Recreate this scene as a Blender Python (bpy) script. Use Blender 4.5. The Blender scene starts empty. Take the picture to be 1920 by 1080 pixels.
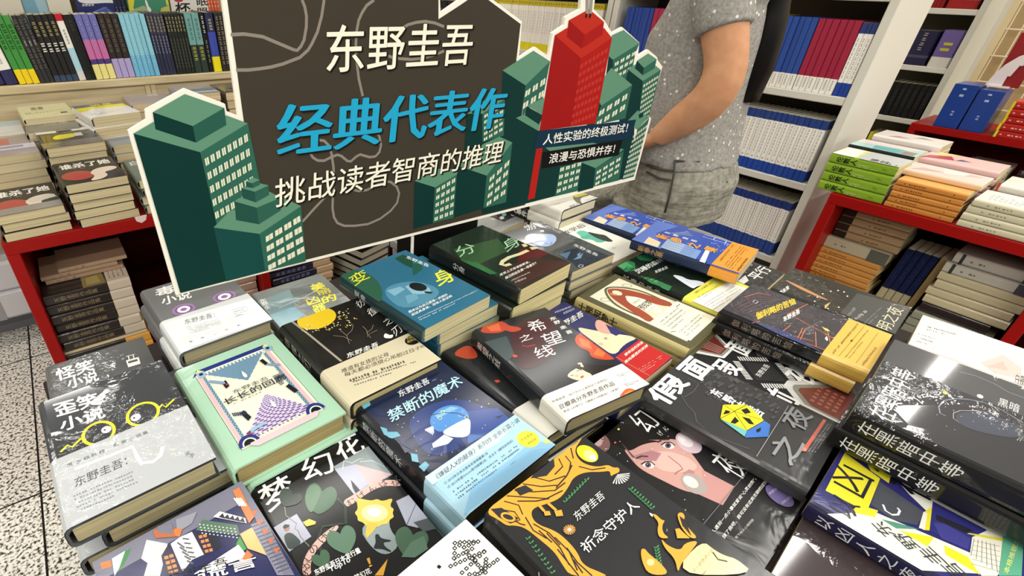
import bpy, math, random
from mathutils import Matrix, Vector
random.seed(7)
S = bpy.context.scene
COL = S.collection
# ---------------------------------------------------------------- camera
H = 1.40                                        # eye height above the floor
YAW, PIT, ROL, FPX, CX, CY = math.radians(54.83772), math.radians(31.80541), math.radians(-1.4502), 943.41, -192.934, 10.313
def _axes():
    f = Vector((math.cos(PIT)*math.cos(YAW), math.cos(PIT)*math.sin(YAW), -math.sin(PIT)))
    r0 = Vector((math.sin(YAW), -math.cos(YAW), 0)); d0 = f.cross(r0)
    c, s = math.cos(ROL), math.sin(ROL)
    return c*r0 + s*d0, -s*r0 + c*d0, f
AR, AD_, AF = _axes()
cam = bpy.data.cameras.new('camera'); camo = bpy.data.objects.new('camera', cam); COL.objects.link(camo)
m = Matrix.Identity(4)
for i in range(3):
    m[i][0], m[i][1], m[i][2] = AR[i], -AD_[i], -AF[i]
m[2][3] = H
camo.matrix_world = m
cam.sensor_width = 36; cam.lens = FPX*36/1920; cam.shift_x = -CX/1920; cam.shift_y = CY/1920
cam.clip_start = .02; cam.clip_end = 60
S.camera = camo
# ---------------------------------------------------------------- light and exposure
S.view_settings.view_transform = 'Standard'; S.view_settings.look = 'None'
S.view_settings.gamma = 1; S.view_settings.use_curve_mapping = False
S.view_settings.exposure = 0.42
try:
    S.cycles.use_denoising = True
    S.cycles.max_bounces = 6; S.cycles.diffuse_bounces = 3; S.cycles.glossy_bounces = 3
    S.cycles.sample_clamp_indirect = 6
except Exception:
    pass
W = bpy.data.worlds.new('room_ambience'); S.world = W; W.use_nodes = True
W.node_tree.nodes['Background'].inputs[0].default_value = (1, .97, .92, 1)
W.node_tree.nodes['Background'].inputs[1].default_value = .14
CEIL = 2.95
def lamp(x, y, sx, sy, power):
    l = bpy.data.lights.new('ceiling_and_fill_tube', 'AREA'); l.shape = 'RECTANGLE'; l.size = sx; l.size_y = sy*.5
    l.energy = power; l.color = (1, .965, .90)
    o = bpy.data.objects.new('ceiling_and_fill_tube', l); COL.objects.link(o); o.location = (x, y, CEIL-.06)
for yy, pw in ((-4.6, 19), (-3.0, 19), (-1.5, 19), (.12, 9), (1.75, 8), (3.4, 16)):  # negative-y rows and the two leftmost columns are added fill for upright spines
    for xx in (-3.85, -2.3, -.75, .8, 2.35, 3.9, 5.45):
        lamp(xx, yy, 1.25, .16, pw)
# ---------------------------------------------------------------- pixel rays (photo pixels of the 1920x1080 frame onto a given plane)
def ray(u, v):
    return AR*((u-960-CX)/FPX) + AD_*((v-540-CY)/FPX) + AF
def onz(u, v, z):
    d = ray(u, v); t = (z-H)/d.z; return Vector((d.x*t, d.y*t, z))
def onx(u, v, x):
    d = ray(u, v); t = x/d.x; return Vector((x, d.y*t, H+d.z*t))
def ony(u, v, y):
    d = ray(u, v); t = y/d.y; return Vector((d.x*t, y, H+d.z*t))
# ---------------------------------------------------------------- materials
def lin(h):
    h = h.lstrip('#'); o = []
    for i in (0, 2, 4):
        c = int(h[i:i+2], 16)/255
        o.append(c/12.92 if c <= .04045 else ((c+.055)/1.055)**2.4)
    return (*o, 1)
MATS = {}
def mat(hexc, gl=0, kind=None):
    """gl 0 matt paper, 1 laminated paper, 2 shrink film with fine wrinkles"""
    key = (hexc, gl, kind)
    if key in MATS: return MATS[key]
    mt = bpy.data.materials.new(f'{kind or ("paper","laminate","film_wrap")[gl]}_{hexc.strip("#")}'); mt.use_nodes = True
    nt = mt.node_tree; b = nt.nodes['Principled BSDF']; N = nt.nodes.new; Lk = nt.links.new
    b.inputs['Base Color'].default_value = lin(hexc)
    b.inputs['Roughness'].default_value = (.75, .42, .42)[gl]
    b.inputs['Specular IOR Level'].default_value = (.12, .16, .2)[gl]
    geo = N('ShaderNodeNewGeometry')
    if gl:
        b.inputs['Coat Weight'].default_value = (0, .55, .8)[gl]; b.inputs['Coat Roughness'].default_value = (0, .16, .07)[gl]
        b.inputs['Coat IOR'].default_value = 1.5
        n1 = N('ShaderNodeTexNoise'); n1.inputs['Scale'].default_value = (0, 14, 55)[gl]; n1.inputs['Detail'].default_value = 3; n1.inputs['Distortion'].default_value = 1.2
        Lk(geo.outputs['Position'], n1.inputs['Vector'])
        bp = N('ShaderNodeBump'); bp.inputs['Strength'].default_value = (0, .25, .6)[gl]; bp.inputs['Distance'].default_value = (0, .01, .006)[gl]
        
        n0 = N('ShaderNodeTexNoise'); n0.inputs['Scale'].default_value = (0, 3, 7)[gl]; Lk(geo.outputs['Position'], n0.inputs['Vector'])
        rg = N('ShaderNodeMapRange'); rg.inputs['From Min'].default_value = .46; rg.inputs['From Max'].default_value = .66; Lk(n0.outputs[0], rg.inputs['Value'])
        mu = N('ShaderNodeMath'); mu.operation = 'MULTIPLY'; Lk(n1.outputs[0], mu.inputs[0]); Lk(rg.outputs[0], mu.inputs[1]); Lk(mu.outputs[0], bp.inputs['Height']); Lk(bp.outputs[0], b.inputs['Coat Normal'])
    def tint(scale, lo, hi, detail=2, vec=None):
        n = N('ShaderNodeTexNoise'); n.inputs['Scale'].default_value = scale; n.inputs['Detail'].default_value = detail
        Lk(vec or geo.outputs['Position'], n.inputs['Vector'])
        r = N('ShaderNodeValToRGB'); r.color_ramp.elements[0].position = .3; r.color_ramp.elements[1].position = .7
        r.color_ramp.elements[0].color = lin(lo); r.color_ramp.elements[1].color = lin(hi)
        Lk(n.outputs[0], r.inputs[0]); Lk(r.outputs[0], b.inputs['Base Color']); return n
    if kind == 'page_edges':
        mp = N('ShaderNodeMapping'); mp.inputs['Scale'].default_value = (3, 3, 900); Lk(geo.outputs['Position'], mp.inputs['Vector'])
        c = lin(hexc); n = tint(1.0, '#8f8566', '#e0d8b6', 3, mp.outputs[0])
        for nd in nt.nodes:
            if nd.type == 'VALTORGB':
                nd.color_ramp.elements[0].color = (c[0]*.62, c[1]*.60, c[2]*.56, 1); nd.color_ramp.elements[1].color = c
    if kind == 'granite':
        b.inputs['Roughness'].default_value = .35
        n = tint(105, '#35332e', '#f0ede4', 3)
        rp = [x for x in nt.nodes if x.type == 'VALTORGB'][0]
        rp.color_ramp.elements[0].position = .38; rp.color_ramp.elements[1].position = .53
        e = rp.color_ramp.elements.new(.45); e.color = lin('#b5b0a4')
        sx = N('ShaderNodeSeparateXYZ'); Lk(geo.outputs['Position'], sx.inputs[0])
        prev = None
        for ax, off in ((0, .363), (1, .12)):
            ad = N('ShaderNodeMath'); ad.operation = 'ADD'; ad.inputs[1].default_value = off+8; Lk(sx.outputs[ax], ad.inputs[0])
            mo = N('ShaderNodeMath'); mo.operation = 'MODULO'; mo.inputs[1].default_value = .8; Lk(ad.outputs[0], mo.inputs[0])
            gt = N('ShaderNodeMath'); gt.operation = 'GREATER_THAN'; gt.inputs[1].default_value = .006; Lk(mo.outputs[0], gt.inputs[0])
            if prev:
                ml = N('ShaderNodeMath'); ml.operation = 'MULTIPLY'; Lk(prev.outputs[0], ml.inputs[0]); Lk(gt.outputs[0], ml.inputs[1]); prev = ml
            else: prev = gt
        mx = N('ShaderNodeMix'); mx.data_type = 'RGBA'; mx.inputs[6].default_value = lin('#1a1816')
        Lk(prev.outputs[0], mx.inputs[0]); Lk(rp.outputs[0], mx.inputs[7]); Lk(mx.outputs[2], b.inputs['Base Color'])
    if kind == 'wood':
        mp = N('ShaderNodeMapping'); mp.inputs['Scale'].default_value = (2, 2, 22); Lk(geo.outputs['Position'], mp.inputs['Vector'])
        tint(3, '#b3a27c', '#c9ba97', 4, mp.outputs[0]); b.inputs['Roughness'].default_value = .5
    if kind == 'lacquer':
        b.inputs['Roughness'].default_value = .38
    if kind == 'metal_paint':
        b.inputs['Roughness'].default_value = .45
    if kind == 'skin':
        tint(30, '#b98562', '#c69570', 3); b.inputs['Roughness'].default_value = .5
        b.inputs['Subsurface Weight'].default_value = .12; b.inputs['Subsurface Radius'].default_value = (.02, .008, .004)
    if kind == 'jersey':
        tint(140, '#7d7a74', '#a09d96', 4); b.inputs['Roughness'].default_value = .95
        n2 = N('ShaderNodeTexVoronoi'); n2.inputs['Scale'].default_value = 46; Lk(geo.outputs['Position'], n2.inputs['Vector'])
        lt = N('ShaderNodeMath'); lt.operation = 'LESS_THAN'; lt.inputs[1].default_value = .16; Lk(n2.outputs['Distance'], lt.inputs[0])
        rp = [x for x in nt.nodes if x.type == 'VALTORGB'][0]
        mx = N('ShaderNodeMix'); mx.data_type = 'RGBA'; mx.inputs[7].default_value = lin('#d5d3cc')
        Lk(lt.outputs[0], mx.inputs[0]); Lk(rp.outputs[0], mx.inputs[6]); Lk(mx.outputs[2], b.inputs['Base Color'])
    if kind == 'denim':
        tint(60, '#6f6d62', '#9a978a', 5); b.inputs['Roughness'].default_value = .95
        n2 = N('ShaderNodeTexNoise'); n2.inputs['Scale'].default_value = 9
        mp = N('ShaderNodeMapping'); mp.inputs['Scale'].default_value = (1, 1, 5); Lk(geo.outputs['Position'], mp.inputs['Vector']); Lk(mp.outputs[0], n2.inputs['Vector'])
        bp = N('ShaderNodeBump'); bp.inputs['Strength'].default_value = .45; bp.inputs['Distance'].default_value = .02
        Lk(n2.outputs[0], bp.inputs['Height']); Lk(bp.outputs[0], b.inputs['Normal'])
    if kind == 'hair':
        mp = N('ShaderNodeMapping'); mp.inputs['Scale'].default_value = (160, 160, 4); Lk(geo.outputs['Position'], mp.inputs['Vector'])
        tint(1, '#040303', '#0e0b09', 3, mp.outputs[0]); b.inputs['Roughness'].default_value = .4
    if kind == 'pastel_art':      # printed washy picture
        c = hexc; tint(26, c, '#e9e4da', 4)
    if kind == 'dark_art':
        tint(30, '#15171a', hexc, 5)
    if kind == 'night_art':
        tint(22, '#0d1230', hexc, 5)
    MATS[key] = mt
    return mt
# ---------------------------------------------------------------- mesh builder
class MB:
    def __init__(s): s.v = []; s.f = []; s.m = []; s.mats = []; s.sm = []
    def mi(s, mt):
        if mt not in s.mats: s.mats.append(mt)
        return s.mats.index(mt)
    def poly(s, pts, mt, smooth=False):
        i = len(s.v); s.v += [tuple(p) for p in pts]; s.f.append(tuple(range(i, i+len(pts)))); s.m.append(s.mi(mt)); s.sm.append(smooth)
    def add(s, vs, fs, mt, smooth=False):
        i = len(s.v); s.v += [tuple(p) for p in vs]; k = s.mi(mt)
        for f in fs: s.f.append(tuple(a+i for a in f)); s.m.append(k); s.sm.append(smooth)
    def box(s, a, b, mt, M=None, bev=0):
        x0, y0, z0 = a; x1, y1, z1 = b
        if bev:
            e = bev; vs = []
            for z, k in ((z0, e), (z0+e, 0), (z1-e, 0), (z1, e)):
                vs += [(x0+e, y0+k, z), (x1-e, y0+k, z), (x1-k, y0+e, z), (x1-k, y1-e, z), (x1-e, y1-k, z), (x0+e, y1-k, z), (x0+k, y1-e, z), (x0+k, y0+e, z)]
            fs = [tuple(range(7, -1, -1)), tuple(range(24, 32))]
            for r in range(3):
                for i in range(8):
                    j = (i+1) % 8; fs.append((r*8+i, r*8+j, r*8+8+j, r*8+8+i))
        else:
            vs = [(x0, y0, z0), (x1, y0, z0), (x1, y1, z0), (x0, y1, z0), (x0, y0, z1), (x1, y0, z1), (x1, y1, z1), (x0, y1, z1)]
            fs = [(3, 2, 1, 0), (4, 5, 6, 7), (0, 1, 5, 4), (1, 2, 6, 5), (2, 3, 7, 6), (3, 0, 4, 7)]
        if M: vs = [tuple(M @ Vector(p)) for p in vs]
        s.add(vs, fs, mt)
    def loft(s, rings, mt, caps=True, smooth=True):
        n = len(rings[0]); i = len(s.v); k = s.mi(mt)
        for r in rings: s.v += [tuple(p) for p in r]
        for a in range(len(rings)-1):
            for j in range(n):
                q = (j+1) % n
                s.f.append((i+a*n+j, i+a*n+q, i+a*n+n+q, i+a*n+n+j)); s.m.append(k); s.sm.append(smooth)
        if caps:
            s.f.append(tuple(i+j for j in range(n-1, -1, -1))); s.m.append(k); s.sm.append(False)
            e = i+(len(rings)-1)*n; s.f.append(tuple(e+j for j in range(n))); s.m.append(k); s.sm.append(False)
    def tube(s, path, rad, mt, n=12):
        rings = []
        P = [Vector(p) for p in path]
        for i, p in enumerate(P):
            t = (P[min(i+1, len(P)-1)]-P[max(i-1, 0)]).normalized()
            if i == 0: a = t.cross(Vector((0, 0, 1)) if abs(t.z) < .9 else Vector((1, 0, 0))).normalized()
            else: a = (a-t*a.dot(t)).normalized()
            b = t.cross(a)
            r = rad[i] if isinstance(rad, (list, tuple)) else rad
            ra, rb = r if isinstance(r, tuple) else (r, r)
            rings.append([p+a*(ra*math.cos(2*math.pi*j/n))+b*(rb*math.sin(2*math.pi*j/n)) for j in range(n)])
        s.loft(rings, mt)
    def build(s, name, parent=None, loc=None, rotz=0):
        me = bpy.data.meshes.new(name); me.from_pydata(s.v, [], s.f)
        for x in s.mats: me.materials.append(x)
        me.polygons.foreach_set('material_index', s.m); me.polygons.foreach_set('use_smooth', s.sm)
        me.update()
        o = bpy.data.objects.new(name, me); COL.objects.link(o)
        if parent: o.parent = parent
        if loc: o.location = loc
        if rotz: o.rotation_euler = (0, 0, rotz)
        return o
def tag(o, label=None, cat=None, group=None, kind=None):
    if label: o['label'] = label
    if cat: o['category'] = cat
    if group: o['group'] = group
    if kind: o['kind'] = kind
    return o
def thing(name, label, cat, loc=(0, 0, 0), rotz=0, group=None):
    o = bpy.data.objects.new(name, None); COL.objects.link(o); o.empty_display_size = .05
    o.location = loc; o.rotation_euler = (0, 0, rotz); return tag(o, label, cat, group)
def dup(root, loc=None, rot=None, label=None, group=None):
    r = root.copy(); COL.objects.link(r)
    if loc is not None: r.location = loc
    if rot is not None: r.rotation_euler = rot
    if label: r['label'] = label
    if group: r['group'] = group
    for ch in list(root.children):
        c = ch.copy(); COL.objects.link(c); c.parent = r
    return r
# ---------------------------------------------------------------- lettering
GLY = {}
def glyphs(text, bold=0.0):
    k = (text, bold)
    if k not in GLY:
        cu = bpy.data.curves.new('lettering', 'FONT'); cu.body = text; cu.size = 1; cu.offset = bold; cu.resolution_u = 2
        ob = bpy.data.objects.new('lettering', cu); COL.objects.link(ob)
        bpy.context.view_layer.update()
        me = ob.evaluated_get(bpy.context.evaluated_depsgraph_get()).to_mesh()
        vs = [(v.co.x, v.co.y) for v in me.vertices]; fs = [tuple(p.vertices) for p in me.polygons]
        ob.evaluated_get(bpy.context.evaluated_depsgraph_get()).to_mesh_clear()
        bpy.data.objects.remove(ob); bpy.data.curves.remove(cu)
        if not vs: vs = [(0, 0), (1, 0), (1, 1)]; fs = [(0, 1, 2)]
        x0 = min(a for a, b in vs); x1 = max(a for a, b in vs); y0 = min(b for a, b in vs); y1 = max(b for a, b in vs)
        GLY[k] = ([((a-x0)/(x1-x0), (b-y0)/(y1-y0)) for a, b in vs], fs, (y1-y0)/(x1-x0))
    return GLY[k]
class Art:
    """flat print laid on a face: pixels of the photo (in a zoom frame) or 0..1 page coordinates are mapped onto the face"""
    def __init__(s, mb, tolocal, put, gl=1, clamp=None, step=1e-5):
        s.mb, s.tl, s.put, s.gl, s.clamp, s.step = mb, tolocal, put, gl, clamp, step
        s.k = 20; s.round = True; s.o = (0, 0, 1); s.norm = None; s.size = None
    def fr(s, ox, oy, sc=4): s.o = (ox, oy, sc); s.norm = None; return s
    def page(s): s.norm = True; return s
    def p(s, q):
        if s.norm:
            w, l = s.size; r = ((q[0]-.5)*w, (.5-q[1])*l)
        else: r = s.tl(s.o[0]+q[0]/s.o[2], s.o[1]+q[1]/s.o[2])
        return Vector(r)
    def _emit(s, pts, mt, fs=None):
        s.k += 1; h = s.k*s.step; o = []
        for q in pts:
            x, y = q[0], q[1]
            if s.clamp:
                x = min(max(x, s.clamp[0]), s.clamp[1]); y = min(max(y, s.clamp[2]), s.clamp[3])
            o.append(s.put(x, y, h))
        if fs is None: s.mb.poly(o, mt)
        else: s.mb.add(o, fs, mt)
    def m(s, c, kind=None): return mat(c, s.gl, kind)
    def P(s, c, pts, kind=None):
        q = [s.p(a) for a in pts]
        if s.round and len(q) >= 6:                    # painted, soft-edged shapes: cut the corners twice
            for _ in range(2):
                o = []
                for i, a in enumerate(q):
                    b = q[(i+1) % len(q)]; o += [a*.75+b*.25, a*.25+b*.75]
                q = o
        s._emit(q, s.m(c, kind))
    def R(s, c, x0, y0, x1, y1, kind=None): s.P(c, [(x0, y0), (x1, y0), (x1, y1), (x0, y1)], kind)
    def E(s, c, q, rx, ry, ang=0, n=20, kind=None):
        """ellipse with radii in frame units"""
        a = math.radians(ang); ca, sa = math.cos(a), math.sin(a)
        s.P(c, [(q[0]+rx*math.cos(t)*ca-ry*math.sin(t)*sa, q[1]+rx*math.cos(t)*sa+ry*math.sin(t)*ca) for t in [2*math.pi*i/n for i in range(n)]], kind)
    def L(s, c, w, pts, closed=False):
        """stroke, width in metres"""
        q = [s.p(a) for a in pts]
        if closed: q = q+[q[0]]
        vs = []; fs = []
        for i, a in enumerate(q):
            if closed and i in (0, len(q)-1): d = (q[1]-q[-2])
            else: d = q[min(i+1, len(q)-1)]-q[max(i-1, 0)]
            if d.length < 1e-9: d = Vector((1, 0))
            d.normalize(); n = Vector((-d.y, d.x))*w/2
            vs += [a+n, a-n]
            if i: fs.append((2*i-2, 2*i-1, 2*i+1, 2*i))
        s._emit(vs, s.m(c), fs)
    def ring(s, c, w, q, rx, ry, ang=0, n=24):
        a = math.radians(ang); ca, sa = math.cos(a), math.sin(a)
        s.L(c, w, [(q[0]+rx*math.cos(t)*ca-ry*math.sin(t)*sa, q[1]+rx*math.cos(t)*sa+ry*math.sin(t)*ca) for t in [2*math.pi*i/n for i in range(n)]], True)
    def T(s, c, text, p0, p1, top=None, bold=0.0, rel=None, slab=0.0):
        """text from p0 to p1 along its foot; top = upper left corner; rel = height / width"""
        vs, fs, asp = glyphs(text)
        a, b = s.p(p0), s.p(p1); e = b-a
        if top is not None: u = s.p(top)-a
        else: u = Vector((-e.y, e.x))*(rel or asp)
        s.heavy([a+e*x+u*y for x, y in vs], s.m(c), fs, bold*u.length, e.normalized()*slab*u.length)
    def heavy(s, pts, mt, fs, r, slab=None):
        """a heavier cut of the lettering: the same glyph struck again a little aside"""
        if slab is not None and slab.length > 0:
            for i in (-1, -.5, .5, 1): s.k -= .4; s._emit([p_+slab*i for p_ in pts], mt, fs)
        if r > 0:
            for i in range(6):
                d = Vector((math.cos(i*math.pi/3+.3), math.sin(i*math.pi/3+.3)))*r; s.k -= .4
                s._emit([p_+d for p_ in pts], mt, fs)
        s._emit(pts, mt, fs)
    def TB(s, c, text, u0, v0, u1, v1, bold=0.0):
        n = s.norm; s.norm = True; s.T(c, text, (u0, v1), (u1, v1), (u0, v0), bold); s.norm = n
    def G(s, c, text, pts, size, bold=0.0, ang=0):
        """single characters centred on pts (metres), upright on the page"""
        a = math.radians(ang); ex = Vector((math.cos(a), math.sin(a)))*size; ey = Vector((-math.sin(a), math.cos(a)))*size
        for ch, q in zip(text, pts):
            vs, fs, asp = glyphs(ch); o = s.p(q)
            k = min(1, 1/asp) if asp > 0 else 1; hh = min(asp*k, 1.0) if asp < 1 else 1.0
            s.heavy([o+ex*((x-.5)*k)+ey*((y-.5)*hh) for x, y in vs], s.m(c), fs, bold*size)
    def FP(s, c, tl, tr, bl, rows, fill=.55, seed=0, n=22):
        """rows of fine print too small to read: short dashes"""
        rnd = random.Random(seed+rows*7); a, b, d = s.p(tl), s.p(tr), s.p(bl); ex = b-a; ey = d-a
        vs = []; fs = []
        for r in range(rows):
            y0 = (r+.5-fill/2)/rows; y1 = (r+.5+fill/2)/rows
            end = 1.0 if r < rows-1 else .6
            for i in range(int(n*end)):
                if rnd.random() < .08: continue
                x0 = i/n; x1 = (i+.45+rnd.random()*.3)/n
                ya = y0+(y1-y0)*rnd.random()*.3; yb = y1-(y1-y0)*rnd.random()*.3
                k = len(vs); vs += [a+ex*x0+ey*ya, a+ex*x1+ey*ya, a+ex*x1+ey*yb, a+ex*x0+ey*yb]; fs.append((k, k+1, k+2, k+3))
        if vs: s._emit(vs, s.m(c), fs)
# ---------------------------------------------------------------- the room
def struct(name, mb, **k): o = mb.build(name, **k); o['kind'] = 'structure'; return o
g = MB(); g.box((-3.2, -3.2, -.1), (6.4, 4.4, 0), mat('#8c877c', 0, 'granite')); struct('floor', g)
g = MB(); g.box((-3.2, -3.2, CEIL), (6.4, 4.4, CEIL+.1), mat('#7d796e')); struct('ceiling', g)
g = MB(); g.box((-3.2, 4.4, 0), (6.4, 4.5, CEIL), mat('#cfc9ba')); struct('wall_back', g)
g = MB(); g.box((6.4, -3.2, 0), (6.5, 4.5, CEIL), mat('#cfc9ba')); struct('wall_right', g)
STEEL, STEEL_SHADED = mat('#cfcdc0', 0, 'metal_paint'), mat('#5a5546', 0, 'metal_paint')  # second steel, for back panels: shade inside the cases put into the colour
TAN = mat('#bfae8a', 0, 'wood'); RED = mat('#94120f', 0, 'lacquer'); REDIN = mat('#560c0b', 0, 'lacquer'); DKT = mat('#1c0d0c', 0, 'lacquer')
BLACK = mat('#0d0d0d', 0, 'lacquer')
TT = .80                                         # table tops
# --- tan bookcase along the left side
def ybox(t, name, a, b, mt, bev=0):
    q = MB(); q.box(a, b, mt, bev=bev); return q.build(name, t)
LY = 2.36
t = thing('bookcase', 'tan wooden bookcase behind the left red table, its shelf full of upright novels', 'bookcase', (0, 0, 0))
ybox(t, 'shelf', (-1.3, LY, 1.025), (2.0, 2.74, 1.055), TAN, .004)
ybox(t, 'step', (-1.3, 2.58, 1.055), (2.0, 2.74, 1.17), TAN)
ybox(t, 'back_panel', (-1.3, 2.74, .0), (2.0, 2.77, 2.2), TAN)
ybox(t, 'apron', (-1.3, LY+.012, .78), (.366, LY+.03, 1.025), TAN, .002)
ybox(t, 'apron', (.372, LY+.012, .78), (2.0, LY+.03, 1.025), TAN, .002)
for x in (-1.3, .357, .377, 1.98): ybox(t, 'upright', (x-.009, LY+.005, .78), (x+.009, LY+.035, 1.024), TAN)
ybox(t, 'shelf', (-1.3, LY, 1.62), (2.0, 2.74, 1.65), TAN, .004)
for x in (-1.3, 2.0): ybox(t, 'side_panel', (x-.01, LY, .78), (x+.01, 2.77, 2.2), TAN)
ybox(t, 'plinth', (-1.3, 2.56, 0), (2.0, 2.74, .14), mat('#6f7074', 0, 'metal_paint'))
# film-wrapped bundles seen low behind the left table leg
for i, (x, z, w_, l_) in enumerate(((-.62, .14, .5, 'dusty film-wrapped bundle on the grey plinth behind the left red table leg, lower one'), (-.66, .27, .46, 'film-wrapped bundle lying on top of another behind the left red table leg'))):
    q = MB(); q.box((x-.02, 2.40, z), (x+w_, 2.55, z+.128), mat('#c3c4c6', 2), bev=.012)
    q.box((x+w_*.4, 2.398, z+.004), (x+w_*.46, 2.54, z+.13), mat('#8f9194', 2)); o = q.build('wrapped_bundle'); tag(o, l_, 'bundle')
# --- steel bookcases on the right
def steel_case(label, x, y0, y1, shelves, depth=.36, top=2.1, side=True):
    t = thing('bookcase', label, 'bookcase', (x, y0, 0))
    def b(n, a, c, m_, bev=.003): q = MB(); q.box((a[0], a[1]-y0, a[2]), (c[0], c[1]-y0, c[2]), m_, bev=bev); return q.build(n, t)
    b('side_panel', (0, y0, 0), (depth, y0+.032, top), STEEL); b('side_panel', (0, y1-.032, 0), (depth, y1, top), STEEL)
    b('back_panel', (depth-.02, y0+.032, 0), (depth, y1-.032, top), STEEL_SHADED, 0)
    for z in shelves: b('shelf', (.003, y0+.032, z-.03), (depth-.02, y1-.032, z), STEEL)
    return t
BX = 2.55
steel_case('pale grey steel bookcase behind the person, holding blue, crimson and white spines', BX, .70, 1.862, (.02, .36, .707, 1.054, 1.405, 1.75))
steel_case('pale grey steel bookcase behind the sign, holding white and yellow spines', BX, 1.868, 2.95, (.02, .36, .707, 1.054, 1.405, 1.75))
steel_case('far pale grey steel bookcase seen in the gap at upper right', 4.5, .838, 2.0, (.02, .41, .723, 1.025, 1.333, 1.64))
# --- red tables
def red_table(label, x0, x1, y0, y1, dividers=(), axis='x', rail=.036, zshelf=.30):
    t = thing('display_table', label, 'table', (x0, y0, 0)); X, Y = x1-x0, y1-y0
    def b(n, a, c, m_=RED, bev=.002): q = MB(); q.box(a, c, m_, bev=bev); return q.build(n, t)
    b('tabletop', (0, 0, TT-rail), (X, Y, TT))
    p = .03
    if axis == 'x':
        for x in (0, X-p): b('side_panel', (x, 0, 0), (x+p, Y, TT-rail))
        for x in dividers: b('divider', (x-x0-p/2, 0.0, 0), (x-x0+p/2, Y-.03, TT-rail))
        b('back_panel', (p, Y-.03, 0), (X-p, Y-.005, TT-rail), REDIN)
    else:
        for y in (0, Y-p): b('side_panel', (0, y, 0), (X, y+p, TT-rail))
        for y in dividers: b('divider', (0, y-y0-p/2, 0), (X-.03, y-y0+p/2, TT-rail))
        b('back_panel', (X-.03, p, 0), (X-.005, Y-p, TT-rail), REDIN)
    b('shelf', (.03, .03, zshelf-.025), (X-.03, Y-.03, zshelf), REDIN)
    return t
tl = red_table('red lacquered book table at left, in front of the tan bookcase', -.198, 1.95, 1.555, 2.33, (.472, 1.105))
q = MB(); q.poly([ony(252, 407, 1.5545), ony(275, 402, 1.5545), ony(274, 412, 1.5545), ony(266, 418, 1.5545), ony(256, 415, 1.5545)], mat('#dcc9c4')); o = q.build('torn_label'); o.parent = tl; o.location = (.198, -1.555, 0)
red_table('red lacquered book table at right, beside the grey bookcase', 2.19, 2.9, -1.3, .55, (-.03, -.63), 'y')
red_table('far red book table at upper right with blue boxes on it', 3.9, 4.30, -.9, .78, (.1,), 'y')
# --- the table in the foreground, hidden under its books (turned a few degrees)
TA = math.radians(4.8)
t = thing('display_table', 'dark book table under the novels in the foreground', 'table', (0, 0, 0), TA)
for n, a, b_ in (('tabletop', (-.065, -.55, TT-.036), (1.36, .90, TT)), ('side_panel', (-.065, -.5, 0), (-.035, .90, TT-.036)), ('side_panel', (1.33, -.55, 0), (1.36, .90, TT-.036)), ('divider', (.6, -.55, 0), (.63, .90, TT-.036))):
    q = MB(); q.box(a, b_, DKT, bev=.002); q.build(n, t)

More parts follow.
